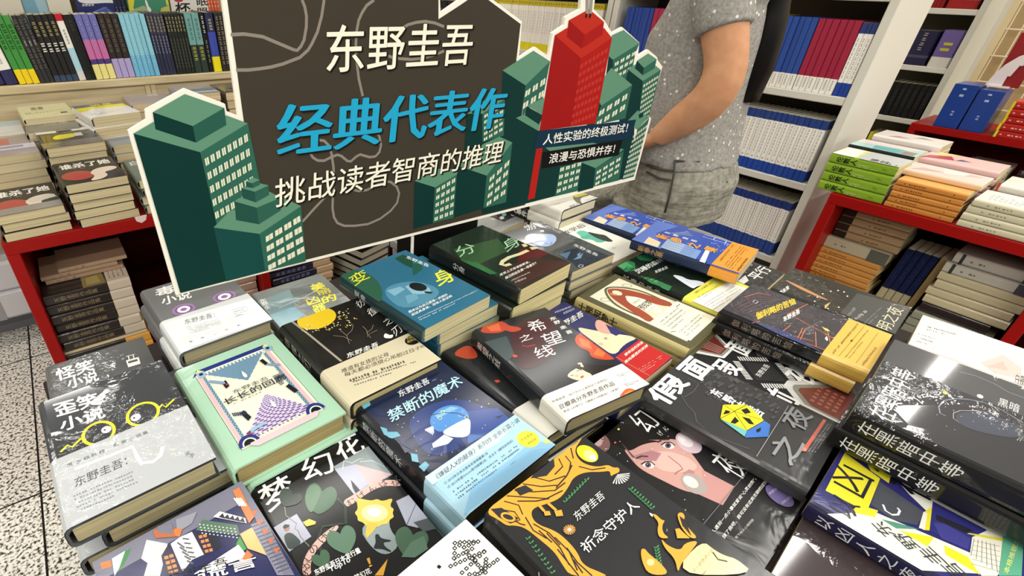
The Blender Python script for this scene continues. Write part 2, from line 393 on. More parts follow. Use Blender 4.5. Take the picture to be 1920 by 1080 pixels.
# ---------------------------------------------------------------- books
def book(name, label, x, y, top, th, w, l, t, cover, spine=None, hard=False, gl=1, obi=None, art=None, obiart=None, spineart=None,
         group=None, pages='#cfc49d', nm=None, below=None, nbelow=0, base=TT, kind=None, cat='book', obi_gl=None, jit=.006, cov2=None):
    """a closed book lying face up: spine at local -x, head at local +y; `top` is the height of its front cover"""
    z0 = top-t; pitch = t; t -= .0004; th = math.radians(th)
    root = thing(name, label, cat, (x, y, z0), th, group)
    cs, sn = math.cos(th), math.sin(th)
    def tolocal_at(zp):
        def f(u, v):
            P = onz(u, v, zp); dx, dy = P.x-x, P.y-y
            return (cs*dx+sn*dy, -sn*dx+cs*dy)
        return f
    c = .0028 if hard else .0009
    ov = .003 if hard else 0.0
    def cover_mb(withart):
        mb = MB(); mt = mat(cover, gl, kind); ms = mat(spine or cover, gl); r = min(t*.32, .008)
        xl, xr = -w/2, w/2
        prof = [(xr, 0), (xl+r, 0)] + [(xl+r-r*math.sin(a), r-r*math.cos(a)) for a in (.5, 1.05)] + [(xl, r)] + [(xl, t-r)] + [(xl+r-r*math.cos(a), t-r+r*math.sin(a)) for a in (.5, 1.05)] + [(xl+r, t), (xr, t)]
        inn = [(xr, t-c), (xl+r, t-c), (xl+c, t-r), (xl+c, r), (xl+r, c), (xr, c)]
        ya, yb = -l/2, l/2
        n = len(prof)
        for i in range(n-1):
            (a0, b0), (a1, b1) = prof[i], prof[i+1]
            mb.poly([(a0, ya, b0), (a1, ya, b1), (a1, yb, b1), (a0, yb, b0)], ms if 1 <= i < n-2 else mt, 1 <= i < n-2)
        for i in range(len(inn)-1):
            (a0, b0), (a1, b1) = inn[i], inn[i+1]
            mb.poly([(a0, ya, b0), (a1, ya, b1), (a1, yb, b1), (a0, yb, b0)], mt)
        for yy in (ya, yb): mb.poly([(a, yy, b) for a, b in prof]+[(a, yy, b) for a, b in inn], mt)
        mb.poly([(xr, ya, t), (xr, yb, t), (xr, yb, t-c), (xr, ya, t-c)], mt); mb.poly([(xr, ya, 0), (xr, yb, 0), (xr, yb, c), (xr, ya, c)], mt)
        if withart and art:
            A = Art(mb, tolocal_at(top-.0004), lambda a, b, h: (a, b, t+h), gl, (-w/2, w/2, -l/2, l/2)); A.size = (w, l); art(A)
        if spineart:
            A = Art(mb, None, lambda a, b, h: (xl-h, b, t/2+a), gl); A.size = (t, l); A.page(); spineart(A)
        return mb
    cover_mb(True).build('cover', root)
    pm = MB(); pm.box((-w/2+max(c+.002, min(t*.32, .008)*.8), -l/2+ov, c), (w/2-ov-.0006, l/2-ov, t-c), mat(pages, 0, 'page_edges')); pb = pm.build('page_block', root)
    ob = None
    def obi_mb(withart):
        hx, fr = obi[0], obi[1]; o_gl = gl if obi_gl is None else obi_gl
        mb = MB(); e = .0007; mt = mat(hx, o_gl); r = min(t*.32, .008); xl, xr = -w/2-e, w/2+e; T = t+e
        prof = [(xr, -e), (xl+r, -e)] + [(xl+r-r*math.sin(a), r-e-r*math.cos(a)) for a in (.5, 1.05)] + [(xl, r), (xl, T-r)] + [(xl+r-r*math.cos(a), T-r+r*math.sin(a)) for a in (.5, 1.05)] + [(xl+r, T), (xr, T)]
        prof = [(a, max(b, .0)) for a, b in prof]
        ya = -l/2; yb = -l/2+l*fr
        for i in range(len(prof)-1):
            (a0, b0), (a1, b1) = prof[i], prof[i+1]
            mb.poly([(a0, ya, b0), (a1, ya, b1), (a1, yb, b1), (a0, yb, b0)], mt, 1 <= i < len(prof)-2)
        if withart and obiart:
            A = Art(mb, tolocal_at(top), lambda a, b, h: (a, b, T+h), o_gl, (-w/2, w/2, ya, yb)); A.size = (w, l); obiart(A)
        return mb
    if obi: obi_mb(True).build('paper_band', root)
    # copies beneath
    off = list(below or [])
    rnd = random.Random(name+label)
    while len(off) < nbelow: off.append((rnd.uniform(-jit, jit), rnd.uniform(-jit, jit), rnd.uniform(-1.2, 1.2)))
    if off:
        cm = cover_mb(False); first = None
        for i, (dx, dy, da) in enumerate(off):
            z = z0-pitch*(i+1)
            lab = f'{ORD[i+1]} copy down in the stack under the {nm}'
            wx, wy = cs*dx-sn*dy, sn*dx+cs*dy
            if first is None:
                first = thing(name, lab, cat, (x+wx, y+wy, z), th+math.radians(da), (group or nm)+' stack')
                cm.build('cover', first); p2 = pb.copy(); COL.objects.link(p2); p2.parent = first
                if obi: obi_mb(False).build('paper_band', first)
            else: dup(first, (x+wx, y+wy, z), (0, 0, th+math.radians(da)), lab)
        root['group'] = (group or nm)+' stack'
    return root
ORD = ['first', 'second', 'third', 'fourth', 'fifth', 'sixth', 'seventh', 'eighth', 'ninth', 'tenth', 'eleventh', 'twelfth', 'thirteenth', 'fourteenth', 'fifteenth', 'sixteenth', 'seventeenth', 'eighteenth', 'nineteenth', 'twentieth'] + [f'{i}th' for i in range(21, 120)]
for i in range(20, 118):
    if (i+1) % 10 == 1 and i+1 != 111: ORD[i] = f'{i+1}st'
    if (i+1) % 10 == 2 and i+1 != 112: ORD[i] = f'{i+1}nd'
    if (i+1) % 10 == 3 and i+1 != 113: ORD[i] = f'{i+1}rd'
def stackfit(top, t, base=TT+.0006):
    """number of copies beneath a book of thickness about t so that the pile stands on `base`; returns (n, exact t)"""
    n = max(1, round((top-base)/t)); return n-1, (top-base)/n
# ---------------------------------------------------------------- the cut-out display sign
SY = .72
def sg(u, v):
    P = ony(u, v, SY); return (P.x, P.z)
sign = thing('display_sign', 'large cut-out cardboard sign with a city skyline and Chinese lettering, standing over the books', 'sign', (.6, SY, .9))
mb = MB()
outer = [(413, -22), (446, 217), (425, 209), (422, 195), (346, 166), (272, 206), (274, 224), (240, 245), (330, 554), (1190, 337), (1221, 222), (1216, 217), (1242, 125), (1234, 114), (1231, 106), (1215, 93), (1196, 105), (1199, 80), (1167, 51), (1148, 62), (1133, 38), (1113, 17), (1118, -22), (1090, -22), (1088, 17), (1060, 32), (1058, 47), (1036, 62), (1029, 106), (1004, 88), (973, 108), (979, 40), (895, -22), (894, -22), (862, -1), (826, 24), (824, -22)]
FO = [sg(*p) for p in outer]; WHITE = mat('#e6e2d4')
fr = [(a-.6, 0, b-.9) for a, b in FO]; bk = [(a-.6, .006, b-.9) for a, b in FO]
mb.poly(fr, WHITE); mb.poly(bk[::-1], WHITE)
for i in range(len(fr)):
    j = (i+1) % len(fr); mb.poly([fr[i], bk[i], bk[j], fr[j]], WHITE)
A = Art(mb, sg, lambda a, b, h: (a-.6, -h, b-.9), 0, None, 1.2e-5)
A.fr(0, 0, 1); A.round = False
def P(c, *pts): A.P(c, list(pts))
BRN, LT, MD, DK = '#3b352b', '#5a876e', '#2b5f4e', '#05302c'
P(BRN, (423, -22), (457, 228), (470, 513), (985, 384), (968, 112), (976, 45), (897, -14), (862, 10), (822, 36), (822, -22))
CH = '#857c72'
A.fr(400, 0)
for pl in ([(130, 260), (230, 255), (370, 275), (500, 330), (600, 372), (628, 378), (655, 350), (680, 300), (697, 200), (698, 120), (685, 50), (665, 0)],
           [(170, 525), (260, 525), (350, 515), (430, 503), (520, 480), (650, 430), (710, 375), (740, 325), (780, 240), (812, 120), (830, 0)],
           [(1205, 0), (1150, 40), (1115, 95), (1090, 150), (1075, 230), (1068, 330), (1073, 450), (1090, 590), (1120, 720)],
           [(1420, 210), (1460, 185), (1520, 168), (1590, 160), (1660, 172), (1730, 200)], [(1300, 415), (1340, 430), (1400, 440), (1480, 445), (1560, 438), (1650, 415), (1730, 382)]):
    A.L(CH, .0042, pl)
A.fr(400, 200)
for pl in ([(1215, 175), (1245, 225), (1257, 290), (1245, 340), (1215, 373), (1170, 378), (1100, 358), (1070, 375), (1030, 410), (1005, 407), (960, 370), (930, 360), (880, 380), (830, 405), (780, 403), (745, 380), (720, 335)],
           [(790, 250), (830, 255), (865, 290), (885, 350), (900, 450), (905, 540), (897, 650), (893, 760), (905, 830), (930, 872), (980, 893), (1060, 893), (1160, 880), (1250, 840), (1330, 780), (1378, 720), (1393, 650), (1375, 600), (1330, 565), (1280, 557), (1220, 590), (1150, 625), (1090, 633), (1050, 622)],
           [(905, 625), (850, 665), (760, 760), (668, 862)]):
    A.L(CH, .0042, pl)
A.fr(0, 0, 1)
def wins(c, p00, p10, p01, p11, nx, ny, fx=.34, fy=.5, skip=()):
    vs, fs = [], []
    a, b, d, e = [A.p(q) for q in (p00, p10, p01, p11)]
    def at(u, v): return a*(1-u)*(1-v)+b*u*(1-v)+d*(1-u)*v+e*u*v
    for j in range(ny):
        for i in range(nx):
            if (i, j) in skip: continue
            for k in (0, 1):
                u0 = (i+.18+.36*k)/nx; u1 = u0+fx*.8/nx; v0 = (j+.25)/ny; v1 = v0+fy/ny
                n = len(vs); vs += [at(u0, v0), at(u1, v0), at(u1, v1), at(u0, v1)]; fs.append((n, n+1, n+2, n+3))
    A._emit(vs, mat(c), fs)
WN = '#d8d6bd'
# right-hand skyline, back to front
P(LT, (1147, 66), (1169, 56), (1199, 81), (1149, 112), (1141, 105)); P(MD, (1149, 112), (1199, 81), (1191, 100), (1180, 160), (1150, 165)); P(DK, (1141, 105), (1149, 112), (1150, 165), (1135, 150))
wins(WN, (1151, 116), (1196, 90), (1150, 152), (1180, 136), 4, 3)
P(LT, (1177, 130), (1190, 121), (1229, 123), (1239, 131), (1205, 152)); P(DK, (1177, 130), (1205, 152), (1197, 230), (1160, 235), (1166, 190)); P(MD, (1205, 152), (1239, 131), (1216, 221), (1195, 240))
wins(WN, (1206, 157), (1236, 138), (1195, 236), (1215, 222), 6, 8)
P(LT, (1194, 114), (1215, 100), (1231, 111), (1207, 127)); P(DK, (1194, 114), (1207, 127), (1205, 141), (1190, 128)); P(MD, (1207, 127), (1231, 111), (1227, 128), (1205, 141))
P(LT, (942, 132), (1000, 95), (1031, 115), (985, 160))
P(DK, (942, 132), (985, 160), (977, 222), (1012, 246), (1020, 250), (1190, 225), (1185, 331), (905, 402), (870, 300), (875, 213), (940, 186))
P(MD, (985, 160), (1031, 115), (1016, 192), (990, 203), (978, 222)); wins(WN, (984, 167), (1026, 138), (976, 212), (1020, 184), 3, 2)
P(LT, (967, 221), (986, 213), (1012, 233), (1010, 246)); P(LT, (988, 198), (1020, 183), (1018, 216)); P(DK, (987, 199), (1017, 216), (1011, 234), (984, 216))
P(LT, (1146, 127), (1185, 159), (1127, 198), (1112, 170)); P(MD, (1127, 198), (1185, 159), (1172, 222), (1112, 235)); P(DK, (1112, 170), (1127, 198), (1113, 235), (1100, 235))
wins(WN, (1123, 205), (1180, 168), (1113, 245), (1172, 208), 4, 2)
P(LT, (1172, 231), (1195, 207), (1216, 219), (1195, 243)); P(MD, (1195, 243), (1217, 221), (1188, 331), (1166, 337)); P(DK, (1197, 215), (1206, 209), (1205, 219), (1198, 222))
wins(WN, (1187, 252), (1215, 230), (1167, 336), (1188, 330), 6, 9)
P(LT, (1022, 277), (1085, 262), (1170, 280), (1116, 315), (1060, 303)); P(DK, (1091, 305), (1116, 315), (1112, 352), (1083, 360)); P(MD, (1116, 315), (1169, 283), (1160, 338), (1112, 350))
wins(WN, (1117, 320), (1166, 290), (1113, 352), (1160, 325), 4, 3)
P(MD, (1050, 312), (1091, 305), (1082, 358), (1040, 368)); wins(WN, (1049, 312), (1092, 300), (1041, 366), (1083, 350), 4, 4)
# the red tower
P('#b0281a', (1040, 66), (1063, 52), (1090, 90), (1132, 52), (1147, 71), (1089, 109)); P('#93100e', (1040, 66), (1089, 109), (1072, 237), (1011, 245)); P('#a31611', (1089, 109), (1147, 71), (1116, 231), (1072, 237))
wins('#b8463c', (1088, 118), (1142, 84), (1068, 240), (1114, 222), 7, 8, .2, .45)
P('#b0281a', (1066, 38), (1104, 17), (1132, 41), (1096, 65)); P('#8f0f0d', (1066, 38), (1096, 65), (1090, 91), (1062, 69)); P('#9c1411', (1096, 65), (1132, 41), (1129, 65), (1090, 91))
P('#a81a12', (1005, 279), (1017, 277), (1002, 371), (989, 375))
P('#8d8a80', (1098, -22), (1104, -22), (1103, 26), (1098, 26)); P('#8d8a80', (1107, -22), (1113, -22), (1109, 26), (1104, 26)); P('#141210', (1097, 26), (1101, 25), (1099, 35), (1096, 32)); P('#141210', (1105, 25), (1109, 26), (1106, 34), (1103, 33))
# middle blocks
P(LT, (875, 213), (925, 175), (946, 186), (904, 213)); P(DK, (875, 213), (904, 213), (904, 268), (870, 285)); P(MD, (904, 213), (946, 186), (944, 254), (904, 266)); wins(WN, (906, 214), (945, 190), (905, 268), (943, 246), 4, 5)
P(LT, (855, 310), (872, 302), (905, 270), (936, 256), (960, 267), (912, 329)); P(DK, (822, 330), (856, 310), (912, 329), (906, 390), (848, 408)); P(MD, (912, 329), (960, 267), (948, 379), (906, 390))
wins(WN, (916, 332), (958, 292), (909, 392), (948, 366), 3, 4)
P(LT, (777, 339), (810, 316), (859, 317), (856, 327), (815, 351)); P(DK, (777, 339), (815, 351), (811, 418), (775, 429)); P(MD, (815, 351), (856, 327), (850, 408), (811, 418)); wins(WN, (817, 352), (855, 328), (812, 418), (850, 404), 4, 5)
# banners
P('#0d2c40', (1009, 245), (1192, 224), (1182, 260), (999, 279)); P('#0b0b0b', (1017, 285), (1167, 262), (1159, 291), (1015, 316))
A.T('#e9e6da', '人性实验的终极测试！', (1017, 272), (1174, 248), (1020, 252), .012); A.T('#e9e6da', '浪漫与恐惧并存！', (1028, 307), (1150, 287), (1031, 288), .012)
# left-hand blocks
P(LT, (250, 250), (291, 226), (424, 216), (464, 231), (375, 285)); P(DK, (250, 250), (375, 285), (410, 425), (490, 509), (338, 549)); P(MD, (375, 285), (464, 231), (498, 395), (495, 450), (408, 430))
wins(WN, (380, 292), (464, 242), (408, 440), (484, 396), 8, 6)
P(LT, (286, 210), (346, 176), (420, 202), (361, 236)); P(DK, (286, 210), (361, 236), (367, 267), (291, 242)); P('#245446', (361, 236), (420, 202), (424, 234), (367, 267))
P(LT, (400, 426), (430, 395), (526, 368), (564, 386), (486, 438)); P('#10433f', (400, 426), (486, 438), (497, 508), (424, 527)); P(MD, (486, 438), (564, 386), (573, 489), (497, 508)); wins(WN, (494, 441), (562, 398), (500, 512), (572, 474), 4, 4, .5, .55)
P(LT, (439, 377), (455, 368), (503, 358), (526, 370), (481, 389)); P('#1d4a40', (439, 377), (481, 389), (485, 420), (442, 412)); P('#2a5a4a', (481, 389), (526, 370), (526, 394), (485, 420))
P(LT, (452, 352), (478, 341), (503, 347), (477, 359)); P('#1d4a40', (452, 352), (477, 359), (479, 379), (455, 371)); P('#2a5a4a', (477, 359), (503, 347), (504, 365), (479, 379))
P(LT, (460, 340), (473, 332), (486, 337), (472, 343)); P('#1d4a40', (460, 340), (472, 343), (474, 352), (461, 350)); P('#2a5a4a', (472, 343), (486, 337), (487, 346), (474, 352))
# lettering
IV = '#e9e3cf'
def shadowed(c, text, p0, p1, top, bold, d=3, edge=.02, slab=0):
    A.T('#15110d', text, (p0[0]+d, p0[1]+d*.6), (p1[0]+d, p1[1]+d*.6), (top[0]+d, top[1]+d*.6), bold+edge, None, slab)
    A.T(c, text, p0, p1, top, bold, None, slab)
shadowed(IV, '东野圭吾', (612, 137), (880, 120), (612, 47), .01, 2.5, .016)
shadowed('#1f9cc2', '经典代表作', (521, 295), (937, 238), (521, 197), .008, 2.5, .02, .038)
shadowed(IV, '挑战读者智商的推理', (515, 389), (937, 304), (515, 336), .006, 2.5, .014)
mb.build('board', sign)
q = MB(); a = ony(775, 437, SY+.01); b = ony(893, 440, SY+.01)
q.box((a.x-.6, .0066, TT-.9), (b.x-.6, .07, 1.18-.9), BLACK, bev=.003); q.box((a.x-.62, .0066, TT-.9), (b.x-.58, .10, TT-.9+.012), BLACK, bev=.002)
q.build('stand', sign)
q = MB(); q.box((a.x-.606, .0066, TT+.08-.9), (a.x-.6005, .0095, 1.18-.9), WHITE); q.build('stand_edge', sign)
# ---------------------------------------------------------------- novels on the foreground table
HB, PB = 'hardcover_book', 'paperback_book'
def FB(name, label, x, y, zr, th, t=.028, w=.148, l=.210, n=None, obi=None, **k):
    top = H+zr
    if n is None: n, t = stackfit(top, t)
    if obi and isinstance(obi[1], tuple):
        P_ = onz(obi[1][0], obi[1][1], top); a = math.radians(th); dx, dy = P_.x-x, P_.y-y
        obi = (obi[0], (-math.sin(a)*dx+math.cos(a)*dy+l/2)/l)
    return book(name, label, x, y, top, th, w, l, t, nbelow=n, obi=obi, **k)
def vtext(c, text, size=.6, y0=.08, y1=.5, bold=0.0):
    """spine lettering, one character under the other from the head"""
    def f(A):
        n = len(text); w, l = A.size
        A.k += 1
        for i, ch in enumerate(text):
            yy = y0+(y1-y0)*(i+.5)/n; vs, fs, asp = glyphs(ch); s_ = min(size*w, (y1-y0)/n*l*.92)
            o = Vector((0, (.5-yy)*l)); kx = min(1, 1/asp); ky = min(1, asp)
            A.heavy([o+Vector(((x-.5)*s_*kx, (y-.5)*s_*ky)) for x, y in vs], A.m(c), fs, bold*s_)
    return f
def both(*fs):
    def f(A):
        for q in fs: q(A)
    return f

# 怪笑小说 / 歪笑小说 / 毒笑小说
def a_B(A):
    A.fr(0, 600); A.T('#e8e8e6', '怪笑', (432, 462), (712, 375), (412, 372), .02); A.T('#e8e8e6', '小说', (515, 520), (745, 452), (498, 440), .02)
    A.P('#e8e8e6', [(945, 305), (1040, 278), (1055, 328), (962, 356)]); A.P('#4c4f51', [(960, 312), (1030, 293), (1034, 308), (964, 328)])
    A.L('#e8e8e6', .0015, [(945, 275), (1010, 258)]); A.L('#e8e8e6', .0015, [(962, 270), (970, 300)]); A.L('#e8e8e6', .0015, [(998, 262), (1006, 290)])
FB(HB, 'grey film-wrapped hardcover with a small white cooker drawn at upper right, behind the yellow-spectacles one', -.045, .733, -.537, 2, .03, hard=True, gl=2, cover='#4c4f51', art=a_B, nm='grey cooker hardcover', obi=('#b9bcbd', .42))
def a_C(A):
    A.fr(0, 600); A.T('#e8e8e6', '歪笑', (432, 728), (762, 632), (392, 632), .025); A.T('#e8e8e6', '小说', (462, 842), (792, 728), (445, 748), .025)
    for c_, e_ in (((740, 850), (798, 823)), ((1072, 706), (1018, 733))):
        A.ring('#e6dc2c', .0036, c_, 122, 78, -22); A.E('#f0f0ee', e_, 40, 25, -20); A.E('#2a2c30', (e_[0]-12, e_[1]+3), 9, 6)
    A.L('#e6dc2c', .003, [(455, 992), (508, 940), (543, 955), (610, 888)]); A.L('#e6dc2c', .003, [(1186, 672), (1216, 635), (1243, 655), (1306, 596)])
def o_C(A):
    A.fr(0, 810); A.L('#d3d6d7', .005, [(560, 280), (760, 205), (995, 112), (1030, 190), (1062, 235), (1150, 225), (1205, 180), (1222, 110)])
    A.T('#4a4c4e', '东野圭吾：', (566, 420), (960, 245), (556, 350), 0, None); A.FP('#86898b', (548, 470), (1000, 285), (590, 610), 5, .5, 3)
    A.G('#6a6d70', '黑色幽默经典', [(525, 248), (590, 222), (650, 195), (705, 172), (765, 148), (870, 98)], .0055); A.G('#6a6d70', '笑小说集', [(930, 75), (985, 55), (1040, 28), (1090, 8)], .0055)
    A.G('#6a6d70', '天子', [(1410, 165), (1440, 180)], .006)
FB(HB, 'grey film-wrapped hardcover with yellow spectacles drawn on its cover, at the left edge', -.035, .529, -.453, 3.4, .031, .147, .212, hard=True, gl=2, cover='#303338', art=a_C, obi=('#b4b8ba', (90, 868)), obiart=o_C, nm='yellow-spectacles hardcover', pages='#b5ab86', below=[(.024, .004, .5), (.0, .006, -1)])
def a_A(A):
    A.fr(250, 470)
    A.T('#e4e4e2', '毒笑', (176, 352), (470, 262), (158, 292), .02); A.T('#e4e4e2', '小说', (220, 412), (440, 352), (205, 352), .02)
    for c_ in ((378, 441), (683, 346)):
        A.E('#8a5f9c', c_, 90, 40, -12); A.E('#5f3f6c', c_, 70, 31, -12); A.E('#eeeeea', c_, 50, 24, -12); A.E('#7a4f8a', c_, 26, 12, -12)
def o_A(A):
    A.fr(250, 470); A.L('#e6e8e2', .004, [(305, 530), (650, 430), (695, 480), (680, 545), (560, 610), (430, 640), (370, 630), (320, 545)], True)
    A.T('#4a4c4e', '东野圭吾：', (388, 556), (615, 498), (382, 520)); A.FP('#8d9091', (398, 570), (640, 510), (430, 625), 5, .5, 4)
    A.FP('#8d9091', (735, 440), (850, 410), (770, 500), 4, .6, 6, 8); A.G('#6a6d70', '毒笑小说集', [(432, 684), (520, 655), (610, 630), (700, 595), (790, 562)], .005)
FB(HB, 'grey film-wrapped hardcover with two purple ring eyes, its corner under the sign', .12, .757, -.459, 4.1, .03, .144, .212, hard=True, gl=1, cover='#55585a', art=a_A, obi=('#c6cac9', (300, 604)), obiart=o_A, nm='purple-ring-eyes hardcover', pages='#a8a07e')
# 长长的回廊
def a_D(A):
    A.step = 4e-6; A.round = False; A.page(); A.R('#e9e7cd', .14, .105, .87, .90); A.L('#2c3a52', .0008, [(.14, .105), (.87, .105), (.87, .9), (.14, .9)], True)
    A.P('#26327a', [(.11, .15), (.17, .085), (.84, .085), (.90, .15), (.84, .125), (.17, .125)])
    A.P('#7f9fb4', [(.2, .14), (.81, .14), (.505, .375)])
    for i in range(15):
        y = .142+i*.0155; h = (y-.14)/.235*.305; A.R('#466a86', .2+h+.01*(i % 2), y, .81-h-.012*((i+1) % 2), y+.006)
    for i in range(17): A.R('#e9e7cd', .2+.036*i, .135, .216+.036*i, .16)
    A.P('#cabfd8', [(.19, .86), (.83, .86), (.55, .555)])
    for i in range(18):
        y = .575+i*.0162; h = (y-.555)/.305; x0 = .55-.36*h; x1 = .55+.28*h
        k = 7
        for j in range(k):
            a = x0+(x1-x0)*(j+(.0 if i % 2 else .5))/k; A.R('#62477f', a, y, min(a+(x1-x0)*.62/k, x1), y+.0085)
    for i in range(17): A.R('#e9e7cd', .21+.036*i, .845, .226+.036*i, .875)
    for x in (.148, .805):
        A.R('#e2bcc0', x, .16, x+.035, .86); A.R('#4c7f9c', x+.04 if x < .5 else x-.028, .18, x+.062 if x < .5 else x-.005, .85)
        for i in range(48): A.E('#dfe6dc', ((x+.045 if x < .5 else x-.022)+.012*(i % 2), .19+i*.0138), .0045, .0035, 0, 4)
        for i in range(40): A.R('#c99aa0', x+.004, .17+i*.017, x+.031, .1725+i*.017)
    for c_ in ((.215, .89), (.805, .89)):
        A.P('#252f78', [(c_[0]+.085*math.cos(t*math.pi/12), c_[1]-.075*math.sin(t*math.pi/12)) for t in range(13)]); A.P('#e9e7cd', [(c_[0]+.057*math.cos(t*math.pi/12), c_[1]-.05*math.sin(t*math.pi/12)) for t in range(13)])
        A.P('#10131c', [(c_[0]+.045*math.cos(t*math.pi/12), c_[1]-.04*math.sin(t*math.pi/12)) for t in range(13)])
    A.P('#e2bcc0', [(.21, .9), (.22, .885), (.80, .885), (.82, .9), (.78, .93), (.26, .93)])
    for x in (.165, .82): A.R('#8fb4cc', x-.01, .118, x+.06, .175); A.R('#1c2440', x+.008, .132, x+.042, .158); A.P('#e8dc7a', [(x-.015, .118), (x+.02, .092), (x+.055, .118)])
    for q in ([(.30, .30), (.34, .295), (.34, .36), (.30, .375)], [(.70, .24), (.735, .235), (.75, .30), (.715, .31)], [(.28, .63), (.32, .62), (.34, .70), (.30, .72)], [(.735, .58), (.775, .57), (.80, .66), (.76, .67)]): A.P('#14182a', q)
    for i in range(9): A.R('#7d9ab8', .215+i*.011, .235+i*.008, .235+i*.011, .262+i*.008); A.R('#2a3350', .245+i*.012-.02, .60+i*.004, .253+i*.012-.02, .635+i*.004); A.R('#7d9ab8', .735+.01*i, .30+i*.006, .752+.01*i, .325+i*.006); A.R('#2a3350', .70, .44+i*.013, .775-i*.004, .446+i*.013)
    A.P('#a8403a', [(.315, .335), (.335, .33), (.337, .345), (.318, .35)]); A.P('#8fb4cc', [(.27, .79), (.40, .775), (.40, .80), (.27, .815)]); A.P('#7a3550', [(.23, .805), (.27, .795), (.27, .815), (.24, .825)])
    for x, y in ((.505, .30), (.55, .66)): A.P('#f4f2ea', [(x-.012, y), (x, y-.03), (x+.012, y), (x+.018, y+.03), (x+.008, y+.05), (x-.008, y+.05), (x-.018, y+.03)])
    A.T('#3d4658', '东野圭吾', (.33, .452), (.66, .452), (.33, .415)); A.T('#1e2638', '长长的回廊', (.22, .518), (.80, .518), (.22, .458), .012); A.FP('#6d7686', (.28, .528), (.74, .528), (.28, .542), 1, .6, 2, 14)
FB(HB, 'mint-green hardcover with a maze-like corridor picture and purple steps', .122, .52, -.465, 3.9, .03, .149, .209, hard=True, gl=1, cover='#a3c9ae', art=a_D, nm='mint corridor hardcover', pages='#a39566', below=[(.012, -.006, 0)])
